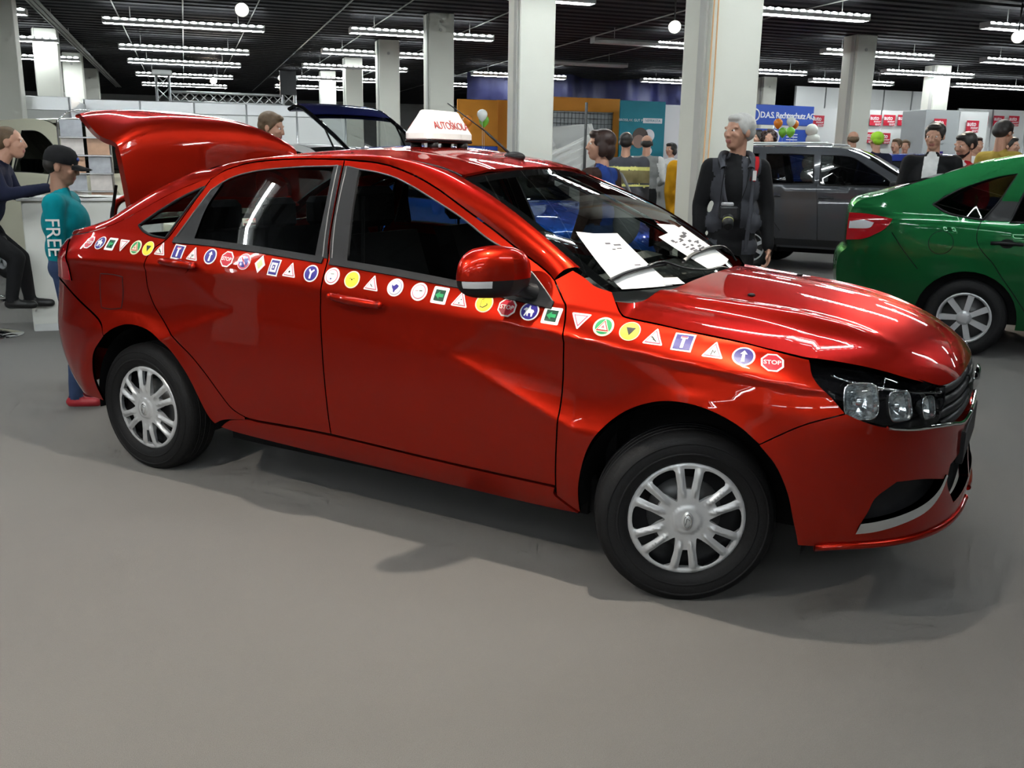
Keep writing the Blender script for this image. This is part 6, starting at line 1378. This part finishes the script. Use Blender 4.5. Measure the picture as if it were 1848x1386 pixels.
# tipper truck with raised white bed
tk_ = thing('tipper_truck', 'small white tipper truck with its ribbed bed raised, beyond the red roof', 'truck', (4.97, 13.0, 0))
Mt = Matrix.Translation((-1.0, 0, .62)) @ Matrix.Rotation(R_(-24), 4, 'Y')
for y in (0, 1.6):
    mb = MB().box((0, y, 0), (2.05, y + .04, .42), M_=Mt)
    for k in range(4): mb.box((0, y - .02, .05 + .1 * k), (2.05, y, .09 + .1 * k), M_=Mt)
    mb.build('bed_side', 'white_paint', tk_)
MB().box((0, 0, -.06), (2.05, 1.64, 0), M_=Mt).build('bed_floor', 'silver_paint', tk_); MB().box((2.0, 0, 0), (2.06, 1.64, .55), M_=Mt).build('headboard', 'white_paint', tk_)
MB().box((-1.1, .35, .55), (1.9, 1.25, .75)).build('chassis', 'steel_dark', tk_)
MB().prism([(1.0, .5), (2.4, .5), (2.45, 1.0), (2.1, 1.35), (1.75, 1.45), (1.0, 1.45)], 'y', .0, 1.62).build('cab', 'white_paint', tk_)
MB().cyl((.55, -.04, .7), (.55, -.04, 2.25), .022, 8).build('post', 'steel_dark', tk_)
for x in (-.7, 1.75):
    for y in (.1, 1.5): MB().lathe([(.001, -.09), (.18, -.09), (.30, -.08), (.30, .08), (.18, .09), (.001, .09)], 24, M_=Matrix.Translation((x, y, .30)) @ Matrix.Rotation(R_(90), 4, 'X')).build('wheel', 'rubber', tk_)
# insurance stand with balloons
ins = thing('insurance_sign', 'blue fascia sign lettered D.A.S. Rechtsschutz AG', 'sign', (12.15, 19, 0), R_(4))
for xx in (.05, 1.65): MB().cyl((xx, .05, 0), (xx, .05, 2.3), .03, 10).build('post', 'aluminium', ins)
MB().box((0, 0, 2.28), (1.72, .08, 2.72), bev=.01).build('sign_board', 'stand_blue', ins)
me = text_mesh('D.A.S. Rechtsschutz AG', .185, .004, spacing=.86, bold=.003); me.materials.append(M('sign_print_white')); o = link('lettering', me, ins); o.matrix_local = Matrix.Translation((.98, -.004, 2.49)) @ Matrix.Rotation(R_(90), 4, 'X')
MB().lathe([(.11, 0), (.14, .0), (.14, .004), (.11, .004)], 24, M_=Matrix.Translation((.06, -.001, 2.49)) @ Matrix.Rotation(R_(90), 4, 'X')).build('emblem_ring', 'sign_print_white', ins)
ip = thing('insurance_board', 'blue stand panel with white round 24 emblem under the insurance sign', 'board', (12.15, 19.14, 0), R_(4))
MB().box((0, 0, 0), (1.70, .06, 2.2), bev=.01).build('panel_board', 'stand_blue', ip)
MB().box((0, -.008, 1.95), (.45, 0, 2.12)).build('white_field', 'sign_print_white', ip)
MB().lathe([(.13, 0), (.165, 0), (.165, .006), (.13, .006)], 28, M_=Matrix.Translation((.72, -.002, 2.02)) @ Matrix.Rotation(R_(90), 4, 'X')).build('emblem_ring', 'sign_print_white', ip)
me = text_mesh('24', .16, .002, bold=.004); me.materials.append(M('sign_print_white')); o = link('lettering', me, ip); o.matrix_local = Matrix.Translation((.72, -.004, 2.02)) @ Matrix.Rotation(R_(90), 4, 'X')
for k in range(4): MB().box((1.08, -.004, 2.08 - .06 * k), (1.40, 0, 2.10 - .06 * k)).build('text_line', 'sign_print_white', ip)
def balloon(x, y, z, m, lab, r=.09, grp='balloons'):
    t = thing('balloon', lab, 'balloon', (x, y, z), 0, grp)
    MB().lathe([(.001, -1.28 * r), (.012, -1.22 * r), (.3 * r, -1.08 * r), (.7 * r, -.66 * r), (.96 * r, -.15 * r), (1. * r, .2 * r), (.9 * r, .6 * r), (.6 * r, .92 * r), (.3 * r, 1.05 * r), (.001, 1.1 * r)], 20).build('balloon_skin', m, t)
    MB().tube([(0, 0, -1.25 * r), (.02, .01, -z * .5), (0, 0, -z)], .003, 4).build('string', 'sign_print_white', t)
for x, y, z, m, l in ((11.42, 16.9, 2.22, 'balloon_orange', 'orange balloon at the left of the bunch before the blue insurance sign'), (11.62, 16.75, 2.25, 'balloon_white', 'white balloon on top of the bunch before the insurance sign'), (11.84, 16.95, 2.21, 'balloon_orange', 'orange balloon at the right of the bunch before the insurance sign'), (11.52, 16.6, 2.05, 'balloon_green', 'lime green balloon low in the bunch before the insurance sign'), (11.75, 17.2, 2.06, 'balloon_green', 'green balloon tucked behind the bunch before the insurance sign'), (4.85, 15.9, 2.16, 'balloon_white', 'white balloon right of the roof sign before the orange board'), (4.66, 16.15, 2.06, 'balloon_orange', 'orange balloon left of the white one, beyond the roof sign'), (4.99, 16.25, 2.08, 'balloon_green', 'pale green balloon behind the white one, beyond the roof sign')): balloon(x, y, z, m, l)
wi = thing('balloon_figure', 'stack of plain white balloons right of the insurance panel', 'balloon', (12.45, 17.2, 0))
for k, (dx, z, r) in enumerate(((0, 2.12, .13), (.05, 1.92, .15), (-.03, 1.70, .15), (.02, 1.45, .16), (0, 1.2, .16))): MB().ball((dx, 0, z), r, 18, 12).build('white_balloon', 'balloon_white', wi)
MB().cyl((0, 0, 0), (0, 0, 1.1), .02, 8).build('stand_pole', 'aluminium', wi)
# magazine stand: white walls, red signs
stand_wall('white stand wall carrying three red magazine signs', 14.2, 21.2, 19.4, 20.9, 2.82, 5, .0); stand_wall('pale upper panels with white posts above the magazine stand', 15.6, 22.4, 20.4, 22.4, 3.45, 5, .0); stand_wall('white fascia wall at the right carrying four red signs', 19.9, 21.1, 24.5, 20.9, 2.95, 4, .0)
tw = thing('display_tower', 'grey and white display tower with two red signs behind the man in black', 'display', (16.6, 18.6, 0), R_(-6)); MB().box((0, 0, 0), (.92, .9, 2.72), bev=.01).build('tower_left', 'mesh_grey', tw); MB().box((.92, -.02, 0), (1.70, .9, 2.70), bev=.01).build('tower_right', 'panel_white', tw)
for x in (.40, 1.30):
    for z in (2.02, 1.70): MB().box((x - .16, -.03, z - .07), (x + .16, -.021, z + .07)).build('dark_label' if z < 1.9 else 'grey_label', 'st_blue' if z < 1.9 else 'mesh_grey', tw)
def mag(x, y, z, lab, w=.36, h=.27, rot=0.):
    t = thing('magazine_sign', lab, 'sign', (x, y, z), rot, 'red magazine signs')
    MB().box((-w / 2, -.012, -h / 2), (w / 2, 0, h / 2)).build('sign_plate', 'mag_red', t)
    for txt, s, dx, dz in (('auto', .15, -.04, .055), ('motor', .085, .05, -.03), ('sport', .085, .08, -.095)):
        me = text_mesh(txt, s * w / .36, .001, bold=.003 if txt == 'auto' else .001); me.materials.append(M('sign_print_white')); o = link('lettering', me, t); o.matrix_local = Matrix.Translation((dx * w / .36, -.014, dz * h / .27)) @ Matrix.Rotation(R_(90), 4, 'X')
for x, y, z, l in ((15.4, 21.05, 2.50, 'red auto motor sport sign just left of the right-hand column'), (17.1, 20.95, 2.56, 'first of the three red auto motor sport signs right of the column'), (17.52, 20.93, 2.57, 'middle of the three red auto motor sport signs right of the column'), (17.95, 20.91, 2.58, 'last of the three red auto motor sport signs right of the column'), (16.95, 20.96, 2.12, 'red auto motor sport sign low behind the lime-capped man, left one'), (17.42, 20.93, 2.11, 'red auto motor sport sign low behind the lime-capped man, right one'), (16.97, 18.52, 2.38, 'red auto motor sport sign on the grey half of the display tower'), (17.85, 18.42, 2.36, 'red auto motor sport sign on the white half of the display tower'), (20.15, 21.0, 2.63, 'first red auto motor sport sign on the right fascia'), (20.65, 20.97, 2.64, 'second red auto motor sport sign on the right fascia'), (21.17, 20.94, 2.65, 'third red auto motor sport sign on the right fascia, behind the yellow jacket'), (21.67, 20.91, 2.66, 'fourth red auto motor sport sign on the right fascia')): mag(x, y, z, l)
rp = MB().box((14.9, 21.0, 1.75), (15.3, 21.02, 2.02)).build('poster', 'mag_red'); tag(rp, 'small orange-red poster between the insurance stand and the column', 'poster')
wb = board('stand_board', 'tall pinkish board above the insurance sign', 13.6, 14.8, 23.5, 0, 3.35, 'pink_panel')
# hanging cord beside the nearest column
cd = MB().tube([(3.90, 6.72, 3.97), (3.885, 6.72, 2.0), (3.865, 6.72, .0)], .006, 6).tube([(3.92, 6.72, 3.97), (3.93, 6.72, 2.0), (3.89, 6.72, .0)], .006, 6).build('hanging_cord', mat('cord_orange', (.75, .45, .22), .5)); tag(cd, 'pale orange cord hanging from the deck left of the nearest column', 'cord')
for _s in [TMP]: bpy.data.scenes.remove(_s)
